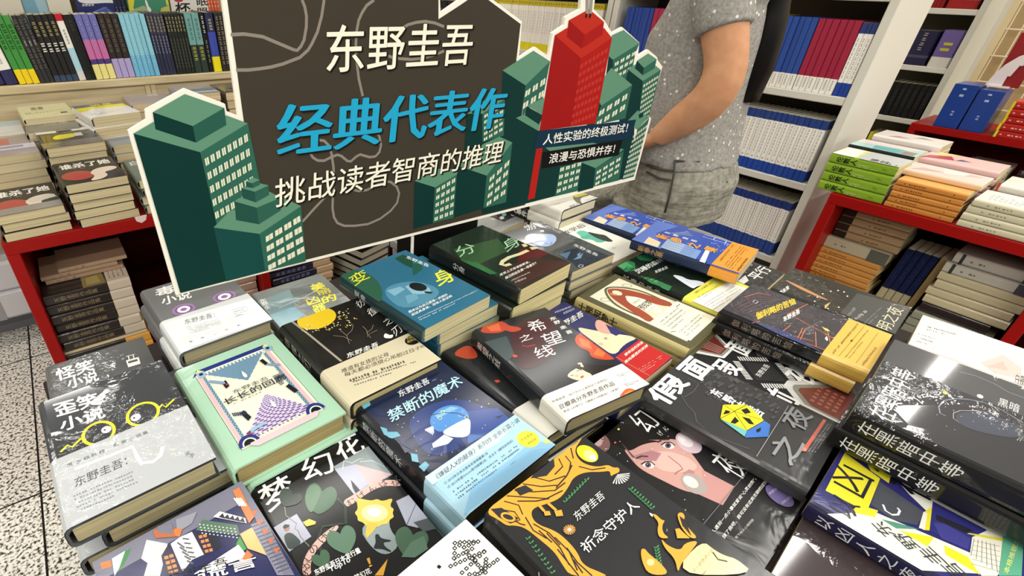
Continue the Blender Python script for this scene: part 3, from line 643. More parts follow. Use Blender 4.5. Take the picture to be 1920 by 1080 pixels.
# 梦幻花
def heart(A, c, cx, cy, w, h, ang):
    pts = [(0, .5), (-.3, .25), (-.48, -.05), (-.45, -.3), (-.25, -.45), (-.05, -.32), (0, -.2), (.08, -.34), (.28, -.45), (.46, -.28), (.46, 0), (.3, .25)]
    a = math.radians(ang); A.P(c, [(cx+w*(x*math.cos(a)-y*math.sin(a)), cy+h*(x*math.sin(a)+y*math.cos(a))) for x, y in pts])
def a_E(A):
    A.fr(420, 810)
    A.T('#f1f1ef', '梦', (330, 615), (560, 480), (240, 430), .012); A.T('#f1f1ef', '幻', (610, 372), (840, 290), (560, 215), .01); A.T('#f1f1ef', '花', (880, 225), (1070, 140), (790, 70), .015)
    A.P('#8f9b9e', [(820, 262), (1100, 98), (1300, 300), (1000, 468)]); A.P('#b4b7cb', [(830, 280), (985, 243), (1095, 385), (975, 470)]); A.P('#cdb3b6', [(985, 243), (1275, 305), (1098, 420)])
    A.P('#1d2022', [(950, 360), (975, 385), (1030, 450), (990, 465), (965, 420)]); A.L('#d8dadb', .0009, [(890, 280), (900, 215), (960, 235), (1010, 205), (1045, 200), (1020, 225), (1110, 215), (1230, 260)])
    A.P('#d8b2a8', [(890, 518), (960, 480), (1080, 400), (1190, 360), (1342, 362), (1330, 412), (1200, 402), (1090, 450), (990, 525), (915, 572)]); A.G('#2a1c1c', 'むげんばな', [(955, 525), (1030, 475), (1110, 428), (1195, 386), (1285, 383)], .0095, 0, 8)
    A.P('#8f9b9e', [(1000, 705), (1290, 545), (1220, 700), (1330, 840), (1225, 935), (1110, 880)]); A.P('#a6aabb', [(1290, 520), (1440, 440), (1610, 640), (1450, 720), (1370, 700)]); A.P('#4f5658', [(1420, 680), (1600, 600), (1660, 680), (1500, 750)])
    A.P('#16181a', [(1470, 540), (1500, 545), (1545, 600), (1520, 640), (1490, 590)]); A.L('#3a4042', .0008, [(1370, 700), (1440, 540), (1470, 520)])
    A.P('#23282b', [(1130, 770), (1160, 765), (1175, 800), (1255, 812), (1250, 826), (1190, 830), (1215, 870), (1260, 895), (1245, 905), (1190, 880), (1130, 880), (1120, 870), (1140, 830)])
    A.P('#b4b7cb', [(373, 718), (545, 616), (656, 785), (490, 900)]); A.P('#33403f', [(450, 770), (500, 750), (560, 800), (585, 840), (490, 898), (455, 820)]); A.E('#a8806c', (470, 722), 24, 28); A.P('#191a1a', [(440, 715), (455, 695), (492, 698), (490, 712), (455, 730)])
    A.L('#8a8478', .001, [(455, 560), (465, 630), (545, 690), (530, 730), (555, 740), (575, 790), (640, 860)])
    heart(A, '#46664f', 725, 505, 250, 260, 12); A.P('#587a60', [(735, 450), (700, 520), (655, 632), (600, 520), (625, 420), (690, 388)]); heart(A, '#2b3a30', 490, 500, 190, 150, 30)
    A.L('#2b3a30', .003, [(850, 500), (910, 560), (915, 690), (880, 690), (740, 710), (705, 800), (730, 900)])
    A.P('#d8b2a8', [(588, 1080), (590, 990), (620, 910), (700, 800), (835, 695), (872, 716), (760, 820), (680, 905), (645, 1000), (660, 1080)]); A.G('#2a1c1c', 'ごいけのしがむ', [(838, 725), (795, 765), (745, 800), (672, 880), (635, 940), (622, 1000), (628, 1050)], .009, 0, 20)
    heart(A, '#5b7a66', 890, 815, 240, 230, -20); heart(A, '#46664f', 1400, 830, 270, 250, 15); A.P('#5b7a66', [(1400, 830), (1500, 780), (1530, 880), (1430, 945), (1330, 940)]); heart(A, '#46664f', 735, 960, 150, 150, -30)
    pts = []
    for i in range(22):
        t = 2*math.pi*i/22; r = 150 if i % 2 else 130
        if i in (14, 19): r = 215
        pts.append((1130+r*math.cos(t)*1.02, 610+r*math.sin(t)*.72))
    A.P('#e3c65c', pts); A.E('#efe0a0', (1130, 610), 100, 65); A.E('#f6f0dc', (1125, 605), 55, 36); A.P('#d8bb52', [(1075, 680), (1160, 690), (1110, 760), (1070, 800), (1060, 770)])
    A.P('#e3c65c', [(590, 680), (640, 655), (690, 675), (685, 695), (620, 712)])
    A.T('#f1f1ef', '东野圭吾日本发行量', (690, 1082), (1030, 905), (672, 1040), .02); A.T('#f1f1ef', 'Top10', (800, 1065), (955, 985), (785, 1020), .02); A.P('#d9a33c', [(1130, 1080), (1228, 955), (1195, 1080)]); A.T('#d9a33c', '！', (1090, 1018), (1112, 1008), (1070, 955), .02)
    A.T('#f1f1ef', '梦幻花', (990, 1120), (1110, 1060), (970, 1080), .02)
FB(PB, 'black paperback with a pale yellow morning-glory and green heart leaves', .144, .309, -.503, 1.4, .024, .147, .210, gl=1, cover='#121314', art=a_E, nm='black morning-glory paperback')
# bottom left: 谎言 block houses
def a_F(A):
    A.fr(0, 810)
    A.P('#1f2350', [(690, 985), (1800, 375), (2320, 1080), (720, 1080)])
    A.P('#6f7080', [(680, 985), (1815, 365), (1905, 480), (730, 1130)]); A.P('#e8e6da', [(840, 950), (960, 880), (900, 1010), (860, 1080)]); A.P('#c8743c', [(750, 985), (830, 960), (840, 1010), (765, 1030)])
    A.P('#3d7a4a', [(940, 890), (990, 870), (930, 1000), (880, 1060)]); A.P('#e8e6da', [(1100, 810), (1260, 840), (1130, 1000), (1060, 950)])
    A.P('#c7d3c6', [(1130, 910), (1260, 850), (1200, 1080), (1080, 1080)]); A.P('#2a2540', [(1210, 930), (1270, 830), (1360, 1050), (1240, 1080)])
    for i in range(4):
        for j in range(2): A.P('#d8854a', [(1230+i*12+j*38, 935+i*38-j*12), (1260+i*12+j*38, 927+i*38-j*12), (1266+i*12+j*38, 950+i*38-j*12), (1236+i*12+j*38, 958+i*38-j*12)])
    A.P('#efeee6', [(1280, 840), (1350, 790), (1440, 960), (1370, 1050)]); A.P('#e3e2da', [(1350, 790), (1440, 750), (1530, 920), (1440, 960)])
    for i in range(5): A.L('#5f6068', .0016, [(1330+i*18, 830+i*34), (1385+i*16, 870+i*30)]); A.L('#5f6068', .0016, [(1370+i*12, 800+i*34), (1420+i*12, 806+i*34)])
    A.P('#2a2540', [(1440, 750), (1550, 760), (1610, 900), (1540, 930)])
    for i in range(4):
        for j in range(2): A.P('#d8854a', [(1490+i*15+j*32, 780+i*36-j*8), (1515+i*15+j*32, 774+i*36-j*8), (1521+i*15+j*32, 795+i*36-j*8), (1496+i*15+j*32, 801+i*36-j*8)])
    for i in range(4): A.L('#20222c', .0016, [(1555+i*22, 765+i*4), (1620+i*12, 890-i*10)])
    A.P('#4f6a58', [(1470, 740), (1520, 660), (1780, 700), (1800, 775)])
    for i in range(10):
        for j in range(4): A.E('#dfe6dc', (1500+i*29+j*6, 695+j*22+i*4), 7, 5, 0, 6)
    A.P('#efeee6', [(1600, 640), (1650, 600), (1840, 650), (1850, 690)])
    for i in range(5): A.P('#20222c', [(1640+i*38, 642+i*8), (1672+i*38, 612+i*8), (1690+i*38, 655+i*8)]); 
    A.P('#8a8b96', [(1320, 660), (1480, 600), (1440, 690), (1330, 760)]); A.P('#c8743c', [(1310, 730), (1370, 725), (1350, 790), (1285, 780)]); A.P('#b06038', [(1150, 745), (1290, 700), (1320, 790), (1170, 800)]); A.P('#6f7080', [(1180, 700), (1290, 690), (1300, 770), (1190, 760)])
    A.P('#c8743c', [(1745, 445), (1795, 420), (1910, 640), (1870, 690)])
    for i in range(4): A.L('#efeee6', .0014, [(1756+i*16, 500), (1800+i*16, 560)])
    A.P('#e2b070', [(1800, 770), (1910, 710), (2080, 960), (1920, 900), (1860, 880)]); A.P('#3d8a3f', [(1770, 850), (1800, 790), (1850, 880), (1810, 915)]); A.P('#e8e6da', [(1560, 1000), (1790, 850), (1860, 940), (1440, 1080)]); A.P('#c8743c', [(1800, 985), (1855, 890), (1900, 930), (1850, 980)])
    A.P('#7d7d90', [(1880, 700), (1990, 660), (2200, 1080), (2080, 1080)]); A.P('#6f7080', [(1830, 480), (1905, 500), (2210, 1080), (2130, 1080)])
    for i in range(14): A.L('#4a4a5a', .0012, [(1890+i*15, 718+i*26), (1990+i*15, 680+i*26)])
    for i in range(5): A.P('#b5623a', [(1880+i*42, 600+i*70), (1935+i*42, 590+i*70), (1905+i*42, 640+i*70)])
    A.T('#24263a', '东野圭吾', (1255, 1135), (1720, 1000), (1235, 1070), .01); A.T('#efeee6', '谎言', (1500, 1130), (1940, 1010), (1480, 1050), .02)
FB(PB, 'paperback with a patchwork of block houses in orange, navy and cream, at the bottom left', -.004, .289, -.474, 4.8, .026, gl=1, cover='#77788a', art=a_F, nm='block-house paperback')
# 美丽的凶器
def a_G(A):
    A.fr(250, 470); A.P('#5c8f9c', [(1010, 470), (1170, 390), (1280, 480), (1120, 600)]); A.P('#6f8f94', [(930, 380), (1180, 290), (1250, 380), (1020, 480)]); A.P('#55605f', [(1170, 290), (1330, 250), (1390, 300), (1200, 350)]); A.L('#cfd8d6', .0014, [(1090, 432), (1300, 340), (1415, 275)])
    A.T('#e6de3a', '美', (1352, 312), (1450, 282), (1318, 262), .03); A.T('#e6de3a', '丽', (1392, 338), (1490, 312), (1370, 308), .03); A.T('#e6de3a', '的', (1428, 400), (1530, 368), (1405, 348), .03); A.T('#e6de3a', '凶', (1318, 412), (1405, 385), (1288, 365), .03); A.T('#e6de3a', '器', (1360, 470), (1450, 440), (1335, 418), .03)
    A.T('#e6e6e2', '东', (955, 392), (1000, 380), (943, 370), .03); A.T('#e6e6e2', '野', (972, 418), (1015, 405), (958, 393), .03); A.T('#e6e6e2', '圭', (990, 445), (1030, 432), (975, 420), .03); A.FP('#dfe6e4', (1200, 400), (1250, 385), (1215, 420), 2, .5, 2, 5)
FB(PB, 'grey-teal paperback with bright yellow lettering, behind the yellow-moon novel', .296, .735, -.514, 1.5, .023, gl=1, cover='#6f7775', art=a_G, nm='grey-teal paperback')
# 彷徨之刃
def a_H(A):
    A.fr(250, 470); A.L('#a29a88', .0035, [(1165, 505), (1330, 640), (1560, 830)])
    A.E('#e2c228', (1375, 510), 150, 78, -12, kind=None); rnd = random.Random(4)
    for i in range(70):
        a = rnd.uniform(-.6, 2.2); r = rnd.uniform(150, 290); A.E('#c9ad3a' if rnd.random() < .6 else '#efe9c8', (1385+r*math.cos(a), 500+r*.42*math.sin(a)), rnd.uniform(5, 11), 3, 20, 6)
    for b in ([(1620, 700), (1600, 640), (1540, 590)], [(1600, 640), (1640, 600), (1650, 560)], [(1640, 680), (1580, 650), (1500, 640)], [(1760, 650), (1750, 600), (1720, 570)], [(1750, 620), (1790, 590), (1800, 560)], [(1780, 660), (1765, 630), (1830, 600)]): A.L('#857a6a', .001, b)
    A.fr(600, 420); A.T('#f0eee6', '东野圭吾', (205, 1012), (440, 920), (200, 975), .012); A.P('#f0efe6', [(490, 820), (520, 840), (550, 830), (545, 860), (500, 862), (475, 845)]); A.E('#f0efe6', (500, 845), 22, 16)
    A.T('#efeee8', '彷', (295, 640), (345, 605), (262, 590)); A.T('#efeee8', '徨', (380, 705), (440, 660), (345, 650)); A.T('#efeee8', '之', (500, 770), (560, 735), (462, 730)); A.T('#efeee8', '刃', (570, 850), (625, 805), (530, 800))
def o_H(A):
    A.fr(620, 660); A.T('#35322c', '难道有女孩的父母', (85, 162), (440, 30), (75, 130)); A.T('#35322c', '每天都必须提心吊胆过日子吗？', (108, 190), (745, -45), (98, 160)); A.FP('#5d584c', (135, 200), (820, -35), (150, 232), 1, .7, 3, 34); A.FP('#6d685a', (160, 215), (640, 60), (185, 262), 2, .5, 5, 26)
    A.fr(600, 420); A.E('#161412', (695, 872), 60, 36, -12); A.T('#d9c268', '东野圭吾', (650, 872), (735, 846), (648, 852)); A.T('#d9c268', '创作70刃', (655, 896), (742, 868), (652, 876))
FB(HB, 'dark hardcover with a yellow moon and bare branches above a cream paper band', .278, .526, -.453, 3.1, .029, .150, .207, hard=True, gl=1, cover='#1d1b19', art=a_H, obi=('#cfc6a8', (608, 694)), obiart=o_H, nm='yellow-moon hardcover', pages='#b5a978', spineart=vtext('#bdb8aa', '彷徨之刃'))
# 变身 (teal)
def a_I(A):
    A.fr(600, 420)
    A.P('#2c5c46', [(150, 390), (260, 330), (420, 400), (480, 520), (440, 620), (170, 400)]); A.P('#1c4a3a', [(560, 260), (620, 230), (700, 260), (690, 330), (640, 310)]); A.P('#245a48', [(690, 300), (760, 290), (770, 340), (700, 390)])
    A.P('#4f8aa4', [(480, 470), (700, 420), (900, 480), (880, 560), (640, 650), (500, 560)]); A.P('#7fb0c6', [(500, 500), (600, 470), (640, 490), (560, 540)]); A.P('#8fb8cc', [(640, 470), (700, 440), (820, 480), (840, 520), (700, 530)]); A.E('#16191c', (735, 472), 68, 30, 10); A.P('#1a2a34', [(780, 505), (850, 510), (830, 525), (790, 520)]); A.P('#6aa0b8', [(640, 540), (720, 520), (740, 560), (660, 600)])
    A.T('#eae63a', '变', (260, 470), (380, 400), (205, 400), .0); A.T('#eae63a', '身', (890, 470), (1030, 418), (830, 372), .012)
    A.T('#e8efef', '东野圭吾', (645, 258), (812, 326), (655, 238), .015)
    A.T('#e9f0f0', '我本以为自己是唯一的例外', (668, 672), (962, 536), (660, 654), .02); A.T('#e9f0f0', '但这具身体，没有人能证明', (690, 694), (992, 548), (682, 676), .02)
    A.FP('#b9cdd4', (730, 700), (1180, 490), (752, 730), 2, .5, 4, 40)
FB(PB, 'teal paperback with a floating figure and large yellow characters, on top of its pile', .417, .582, -.427, 7.4, .025, .151, .207, n=0, gl=1, cover='#2c6a86', spine='#20383c', art=a_I, nm='teal paperback', pages='#cfc79c', spineart=vtext('#dfe6e4', '变身', .5, .2, .36))
I2 = FB(PB, 'teal paperback second in its pile, sticking out to the right under the yellow-lettered one', .456, .588, -.452, 5.5, .0247, .151, .207, gl=1, cover='#2f6c88', nm='teal pile', pages='#cfc79c', below=[(.006, .0, -1), (-.004, .003, 0)])
# 分身
def a_J(A):
    A.fr(600, 420)
    A.P('#33502f', [(1000, 190), (1330, 110), (1420, 200), (1200, 300), (1060, 270)]); A.P('#2c6a3a', [(1050, 270), (1180, 290), (1330, 370), (1280, 380), (1130, 310)]); A.P('#5a1f1c', [(1500, 190), (1680, 150), (1740, 210), (1560, 300), (1480, 280)]); A.P('#3a2a22', [(1350, 330), (1600, 250), (1880, 290), (1480, 470)])
    A.T('#a6d0a8', '分', (1045, 252), (1185, 205), (1000, 180), .0); A.T('#a6d0a8', '身', (1400, 215), (1520, 150), (1350, 140), .0)
    A.L('#d8d3a4', .008, [(1560, 198), (1500, 225), (1420, 250), (1370, 280), (1358, 305), (1390, 312), (1430, 300)]); A.P('#d8d3a4', [(1510, 155), (1540, 148), (1560, 165), (1530, 175)]); A.P('#d8d3a4', [(1570, 175), (1620, 165), (1640, 180), (1590, 195)])
    A.T('#e6e6dc', '这世上又有谁能断言，', (1352, 392), (1575, 290), (1345, 375), .02); A.T('#e6e6dc', '自己的出生是一场意外？', (1395, 415), (1625, 300), (1388, 396), .02); A.FP('#a9aaa0', (1430, 420), (1670, 310), (1440, 432), 1, .7, 4, 24); A.FP('#a9aaa0', (1455, 428), (1600, 370), (1470, 448), 1, .7, 8, 14)
FB(PB, 'dark green paperback with two pale green characters, just in front of the black sign stand', .603, .577, -.418, 7.2, .03, .149, .209, gl=1, cover='#1f2a20', spine='#141816', art=a_J, nm='dark green paperback', pages='#d2c795', spineart=vtext('#d8ded6', '分身', .5, .3, .44), below=[(-.008, -.002, -2.5), (-.006, .0, 1), (-.008, .003, 0)])
# 群? grey with blue shape
def a_K(A):
    A.fr(880, 360, 6.836)
    A.P('#2c3342', [(1110, 800), (1400, 700), (1780, 800), (1800, 860), (1400, 1010), (1330, 900)]); A.P('#5b7896', [(1150, 800), (1300, 760), (1250, 860)]); A.P('#7f97b4', [(1330, 870), (1460, 780), (1430, 850)]); A.P('#7f97b4', [(1380, 800), (1430, 770), (1400, 840)])
    A.P('#a8bfe6', [(720, 560), (800, 530), (900, 545), (1060, 535), (1120, 580), (1110, 640), (1030, 700), (900, 700), (780, 640), (710, 610)]); A.L('#5f77a4', .002, [(960, 650), (1040, 680), (1060, 640)])
    A.T('#e6e6e6', '游', (740, 500), (880, 460), (690, 440), .0); A.T('#e6e6e6', '戏', (700, 470), (770, 440), (670, 430), .0)
    A.T('#e6e6e6', '东野圭吾', (1330, 690), (1640, 830), (1350, 660), .01); A.ring('#cfd6dc', .0012, (1430, 950), 30, 16, -15)
FB(PB, 'grey paperback with a pale blue blot, right of the dark green two-character novel', .845, .645, -.49, 2, .0215, gl=2, cover='#4f5153', art=a_K, nm='grey blue-blot paperback')
def a_M2(A):
    A.page(); A.R('#2a2d30', .5, .5, 1, .85)
    for i, (x, y, c) in enumerate(((.55, .56, '#dfe4e2'), (.72, .62, '#dfe4e2'), (.85, .55, '#c9ced0'), (.78, .72, '#7fc2b4'), (.62, .76, '#dfe4e2'), (.9, .8, '#dfe4e2'))): A.E(c, (x, y), .075, .03, -15)
FB(PB, 'pale grey film-wrapped paperback with capsule shapes, below the black-spined pile', .892, .935, -.532, 12.5, .022, gl=2, cover='#9a9c9a', art=a_M2, nm='capsule paperback')
FB(PB, 'pale grey glossy paperback mostly hidden behind the dark green two-character novel', .70, .86, -.515, 4, .028, gl=2, cover='#8d908c', nm='hidden glossy paperback')
# white with teal stain
def a_L(A):
    A.fr(880, 360, 6.836)
    A.P('#5fb79f', [(1360, 520), (1420, 490), (1500, 500), (1560, 560), (1680, 610), (1760, 635), (1640, 655), (1580, 610), (1440, 605), (1420, 560)]); A.P('#30403f', [(1490, 500), (1640, 540), (1740, 550), (1800, 600), (1850, 630), (1800, 642), (1720, 625), (1600, 580)]); A.P('#6d6f63', [(1510, 685), (1610, 690), (1660, 750), (1600, 740)])
    A.T('#8e8f85', '东野圭吾', (1000, 440), (1240, 385), (985, 400)); A.T('#3b3c38', '放学后', (1220, 560), (1500, 440), (1160, 520), .0); A.FP('#9a9a90', (1500, 450), (1620, 440), (1540, 490), 3, .4, 3, 8); A.FP('#8b8c80', (1820, 710), (1900, 690), (1840, 740), 2, .5, 5, 6)
FB(PB, 'white paperback with a teal and black stain shape, in front of the black-spined pile', 1.0, .648, -.52, 3, .02, .137, .188, gl=1, cover='#efeee4', art=a_L, nm='white teal-stain paperback')
def o_M(A):
    A.fr(880, 360, 6.836); A.P('#6f7068', [(1310, 60), (1400, 20), (1520, 5), (1560, 40), (1430, 70), (1420, 120), (1460, 160), (1380, 150)]); A.P('#d9d050', [(1310, 60), (1400, 15), (1500, 5), (1540, 25), (1380, 70)]); A.FP('#8f8f88', (1470, 100), (1640, 60), (1500, 125), 3, .4, 3, 12); A.T('#8a8a84', '嫌疑人', (1290, 210), (1400, 170), (1275, 180)); A.FP('#a5a59c', (1020, 160), (1230, 120), (1060, 180), 2, .5, 2, 12)
def a_M(A): A.page(); A.R('#3a3c3c', .0, .0, 1, .6); A.T('#dfe0da', '凶人事件', (.2, .52), (.85, .52), (.2, .38), .02)
FB(HB, 'hardcover with a thick white paper band, on top of the black-spined pile', 1.034, .842, -.468, 4.1, .03, n=2, hard=True, gl=1, cover='#1b1b1c', art=a_M, obi=('#e6e4da', .47), obiart=o_M, nm='white-banded hardcover', pages='#dad3b8', spineart=vtext('#e6e6e0', '圣女人事件', .62, .1, .52, .03))
# blue night novels
def nightart(A):
    A.page(); A.R('#3f56aa', 0, 0, 1, 1, 'night_art') if False else None
    A.P('#5f7cc8', [(0, 0), (1, 0), (1, .22), (.5, .12), (0, .3)]); A.P('#e6d3b0', [(.02, .12), (.28, .10), (.22, .24), (.02, .26)]); A.P('#9fb6d4', [(.05, .28), (.42, .26), (.40, .52), (.04, .55)]); A.P('#7d9ccf', [(.05, .46), (.38, .44), (.36, .60), (.03, .62)])
    for i in range(5): A.L('#3a4a7c', .0012, [(.04+.08*i, .27), (.03+.08*i, .56)]); A.L('#c6d6e6', .001, [(.62+.06*i, .2+.03*i), (.80+.03*i, .42-.02*i)])
    A.P('#dfe6ee', [(.0, .66), (.45, .62), (.45, .66), (.0, .71)]); A.P('#3553a4', [(.0, .72), (.55, .68), (.6, 1), (0, 1)])
    A.L('#e8eef4', .0012, [(.88, .50), (.98, .50), (.98, .82), (.88, .82)], True); A.L('#e8eef4', .0012, [(.88, .60), (.98, .60)]); A.L('#e8eef4', .0012, [(.88, .71), (.98, .71)])
    rnd = random.Random(3)
    for i in range(34): A.E('#dfe8f2', (rnd.uniform(.45, .9), rnd.uniform(.6, .85)), .008, .005, 0, 5)
    A.G('#eaf0f4', '东野圭吾', [(.62, .20), (.62, .29), (.62, .38), (.62, .47)], .011, .02); A.G('#f0a23c', '新参之果', [(.42, .20), (.46, .33), (.46, .50), (.50, .66)], .024, .035)
def n_obi(A): A.fr(1160, 390, 6.836); A.T('#6b3a12', '《解忧杂货店》之后', (1310, 690), (1480, 480), (1290, 670)) ; A.FP('#7a4416', (1330, 740), (1560, 480), (1470, 790), 4, .42, 3, 18); A.FP('#5f3410', (1500, 800), (1710, 530), (1545, 815), 1, .8, 4, 20); A.L('#7a4416', .0006, [(1640, 560), (1660, 530)])
FB(PB, 'blue paperback with orange title and orange paper band, at the table far edge', 1.055, .448, -.463, 11.8, .025, n=0, gl=1, cover='#3a54aa', spine='#26324c', art=nightart, obi=('#e59a3c', .24), obiart=n_obi, nm='blue night paperback', spineart=vtext('#b08a60', '新参之果', .6, .08, .34, .03))
FB(PB, 'blue paperback with orange title, tucked behind the orange-banded one', 1.155, .645, -.51, 9, .022, gl=1, cover='#3a54aa', spine='#26324c', art=nightart, nm='blue night paperback without band')
# 沉睡的森林
def a_O(A):
    A.fr(1060, 470); rnd = random.Random(2)
    for q in ([(380, 110), (440, 60), (520, 90), (530, 150), (450, 160)], [(520, 40), (600, 25), (680, 50), (640, 80), (560, 70)], [(560, 190), (660, 210), (800, 270), (780, 290), (640, 250)], [(430, 170), (520, 200), (590, 260), (500, 230)], [(700, 260), (790, 290), (760, 310), (690, 300)], [(780, 60), (880, 110), (840, 120)]): A.P('#2c7a48', q); 
    for q in ([(390, 115), (450, 80), (510, 120), (440, 140)], [(600, 200), (720, 235), (680, 240)]): A.P('#49a066', q)
    for i in range(14): x = 380+i*45; A.L('#08110c', .0018, [(x, 180+i*8), (x+90, 120+i*12), (x+150, 160+i*14)])
    A.P('#d8dfe8', [(790, 180), (870, 190), (920, 220), (1000, 225), (1060, 250), (980, 270), (960, 290), (880, 240)]); A.L('#9aa4b4', .001, [(900, 220), (960, 260), (1020, 250)])
    A.T('#e8ece8', '沉睡的森林', (548, 176), (742, 78), (512, 150), .02); A.T('#e8ece8', '东野圭吾', (678, 172), (772, 134), (668, 152), .01)
def o_O(A):
    A.fr(1060, 470); A.P('#efefe6', [(880, 480), (960, 360), (1385, 290), (1150, 490)]) if False else A.P('#efefe8', [(905, 408), (1215, 243), (1390, 288), (1130, 492)])
    A.T('#6b6a2c', '《嫌疑人X的献身》系列', (972, 328), (1105, 248), (965, 312)); A.FP('#8a8a50', (985, 345), (1175, 235), (1010, 375), 2, .45, 3, 18); A.FP('#9a9a94', (1030, 395), (1260, 260), (1120, 450), 4, .4, 6, 22)
FB(PB, 'dark green forest paperback with a yellow-to-white paper band', .968, .414, -.500, 4.2, .025, .147, .211, gl=1, cover='#142318', spine='#0e1512', art=a_O, obi=('#e4de5a', (1274, 562)), obiart=o_O, nm='green forest paperback', spineart=vtext('#c8d0c8', '沉睡的森林', .5, .1, .5))
# 预知梦
def a_P(A):
    A.page(); A.R('#e6e1c8', .165, .07, .93, .94); A.L('#6d6a4c', .001, [(0.152, .04), (0.928, .04), (0.928, .96), (0.152, .96)], True); A.L('#6d6a4c', .0006, [(0.170, .055), (0.910, .055), (0.910, .945), (0.170, .945)], True)
    A.P('#5f5c44', [(0.536, .06), (0.732, .16), (0.857, .30), (0.857, .52), (0.785, .66), (0.286, .66), (0.214, .52), (0.214, .30), (0.339, .16)]); A.P('#d9d2b2', [(0.536, .085), (0.696, .17), (0.821, .31), (0.821, .52), (0.759, .64), (0.312, .64), (0.250, .52), (0.250, .31), (0.375, .17)])
    A.P('#9c4a34', [(0.536, .10), (0.678, .18), (0.768, .30), (0.821, .44), (0.875, .58), (0.803, .64), (0.696, .58), (0.643, .46), (0.625, .34), (0.553, .26), (0.482, .32), (0.411, .44), (0.357, .58), (0.268, .66), (0.196, .60), (0.250, .46), (0.303, .34), (0.357, .22), (0.446, .14)])
    A.P('#f0ead6', [(0.536, .28), (0.643, .34), (0.678, .48), (0.536, .66), (0.393, .48), (0.428, .34)]); A.E('#e9dcc4', (0.536, .20), .06, .045); A.E('#cf9a5c', (0.464, .19), .04, .02, 45, 8)
    A.T('#3a362a', '东野圭吾', (0.446, .40), (0.625, .40), (0.446, .375)); A.T('#2a261c', '预知梦', (0.411, .50), (0.678, .50), (0.411, .43), .015); A.FP('#6d6a4c', (0.446, .52), (0.625, .52), (0.446, .56), 2, .4, 3, 8)
    for x in (0.179, .74):
        for y in (0.152, .56): A.ring('#6d6a4c', .0012, (x+.08, y+.04), .06, .03, 20)
    A.R('#ece7d0', .21, .62, .955, .955); A.FP('#5c584a', (0.286, .66), (0.803, .66), (0.286, .80), 4, .4, 3, 20); A.FP('#5c584a', (0.286, .83), (0.893, .83), (0.286, .92), 3, .4, 5, 24); A.L('#2a261c', .0014, [(0.803, .66), (0.919, .66)]); A.L('#2a261c', .0014, [(0.205, .80), (0.268, .82)])
FB(HB, 'olive hardcover with a cream panel and red-brown draped figure', .816, .388, -.506, 7.2, .0235, .146, .212, hard=True, gl=1, cover='#55533a', spine='#b5a873', art=a_P, nm='olive cream-panel hardcover', pages='#8f875e', spineart=vtext('#2a261c', '十预知梦十', .7, .04, .42, .03))
# 伽利略的苦恼
def a_Q(A):
    A.fr(1300, 440); rnd = random.Random(5)
    for i in range(9): A.L('#8d5a56' if i % 2 else '#6a6872', .0009, [(300+i*25, 540+i*12), (420+i*35, 470+i*15), (600+i*45, 470+i*22)])
    for q in ([(640, 740), (1080, 900)], [(600, 720), (900, 800)], [(380, 470), (480, 440), (580, 455)], [(440, 665), (500, 650)], [(760, 620), (1090, 800)]): A.L('#c4694c', .0016, q)
    for q in ([(650, 740), (730, 680)], [(780, 780), (820, 700)], [(800, 790), (840, 710)], [(915, 730), (920, 840)], [(1000, 700), (1030, 830)], [(700, 600), (860, 520)]): A.L('#d07a50', .0012, q)
    A.P('#3a4470', [(420, 640), (700, 730), (960, 880), (940, 900), (600, 770)]); A.ring('#dfe0e0', .001, (465, 505), 20, 15, 0, 4)
    A.T('#d8bf3e', '伽利略的苦恼', (478, 640), (770, 520), (465, 590), .025); A.T('#e4e4e2', '东野圭吾', (678, 655), (800, 590), (672, 620), .02); A.P('#d8d070', [(960, 690), (1010, 712), (1025, 728), (990, 722)]); A.P('#e4e4e2', [(985, 780), (1000, 760), (1010, 790), (1000, 800)])
def o_Q(A):
    A.fr(1500, 560, 6.836); A.T('#5a4416', '这是一部，献给所有推理小说迷的书', (425, 722), (750, 340), (410, 690)); A.L('#7a5f24', .0005, [(495, 740), (820, 360)]); A.P('#4a3810', [(640, 545), (660, 525), (680, 540), (660, 556)]); A.FP('#8a6d2c', (560, 745), (850, 400), (650, 770), 2, .5, 4, 22); A.L('#7a5f24', .0005, [(715, 832), (1000, 440)]); A.FP('#8a6d2c', (770, 840), (1060, 470), (830, 870), 1, .6, 4, 22)
FB(PB, 'dark paperback with glowing red lines and a mustard-yellow paper band', .955, .193, -.476, 5.8, .025, .147, .211, n=1, gl=2, cover='#3d3a40', spine='#141416', art=a_Q, obi=('#dbb455', (1537, 668)), obiart=o_Q, obi_gl=1, nm='red-lined paperback', spineart=vtext('#8a7c70', '伽利略的苦恼', .5, .1, .55))
# dark film-wrapped with gold lines
def a_R(A):
    A.fr(1300, 440); A.P('#c08a5c', [(660, 325), (800, 385), (930, 450), (1030, 498), (960, 480), (800, 410)]); A.P('#c9b070', [(1030, 505), (990, 560), (960, 580), (985, 530)]); A.P('#4a4c4a', [(1100, 590), (1230, 440), (1640, 550), (1500, 760)])
    for x, y in ((930, 470), (970, 445), (1030, 425), (1085, 420), (1130, 430), (1155, 462), (910, 500), (1010, 555), (1090, 545)): A.E('#e4e0d4', (x, y), 8, 5, 0, 6)
    A.T('#e4e4e0', '野圭吾', (650, 455), (722, 405), (640, 430), .02); A.G('#dcd2a0', '一三三一', [(815, 308), (870, 325), (925, 343), (980, 362)], .006)
    A.FP('#a8aaa6', (1180, 640), (1360, 500), (1215, 660), 1, .8, 3, 18); A.FP('#8a8c88', (1120, 620), (1260, 480), (1150, 640), 1, .7, 5, 14)
    A.TB('#d6d2b4', '明之夜', .02, .85, .82, .965); A.FP('#8a8c88', (1260, 665), (1400, 540), (1320, 680), 2, .4, 8, 16)
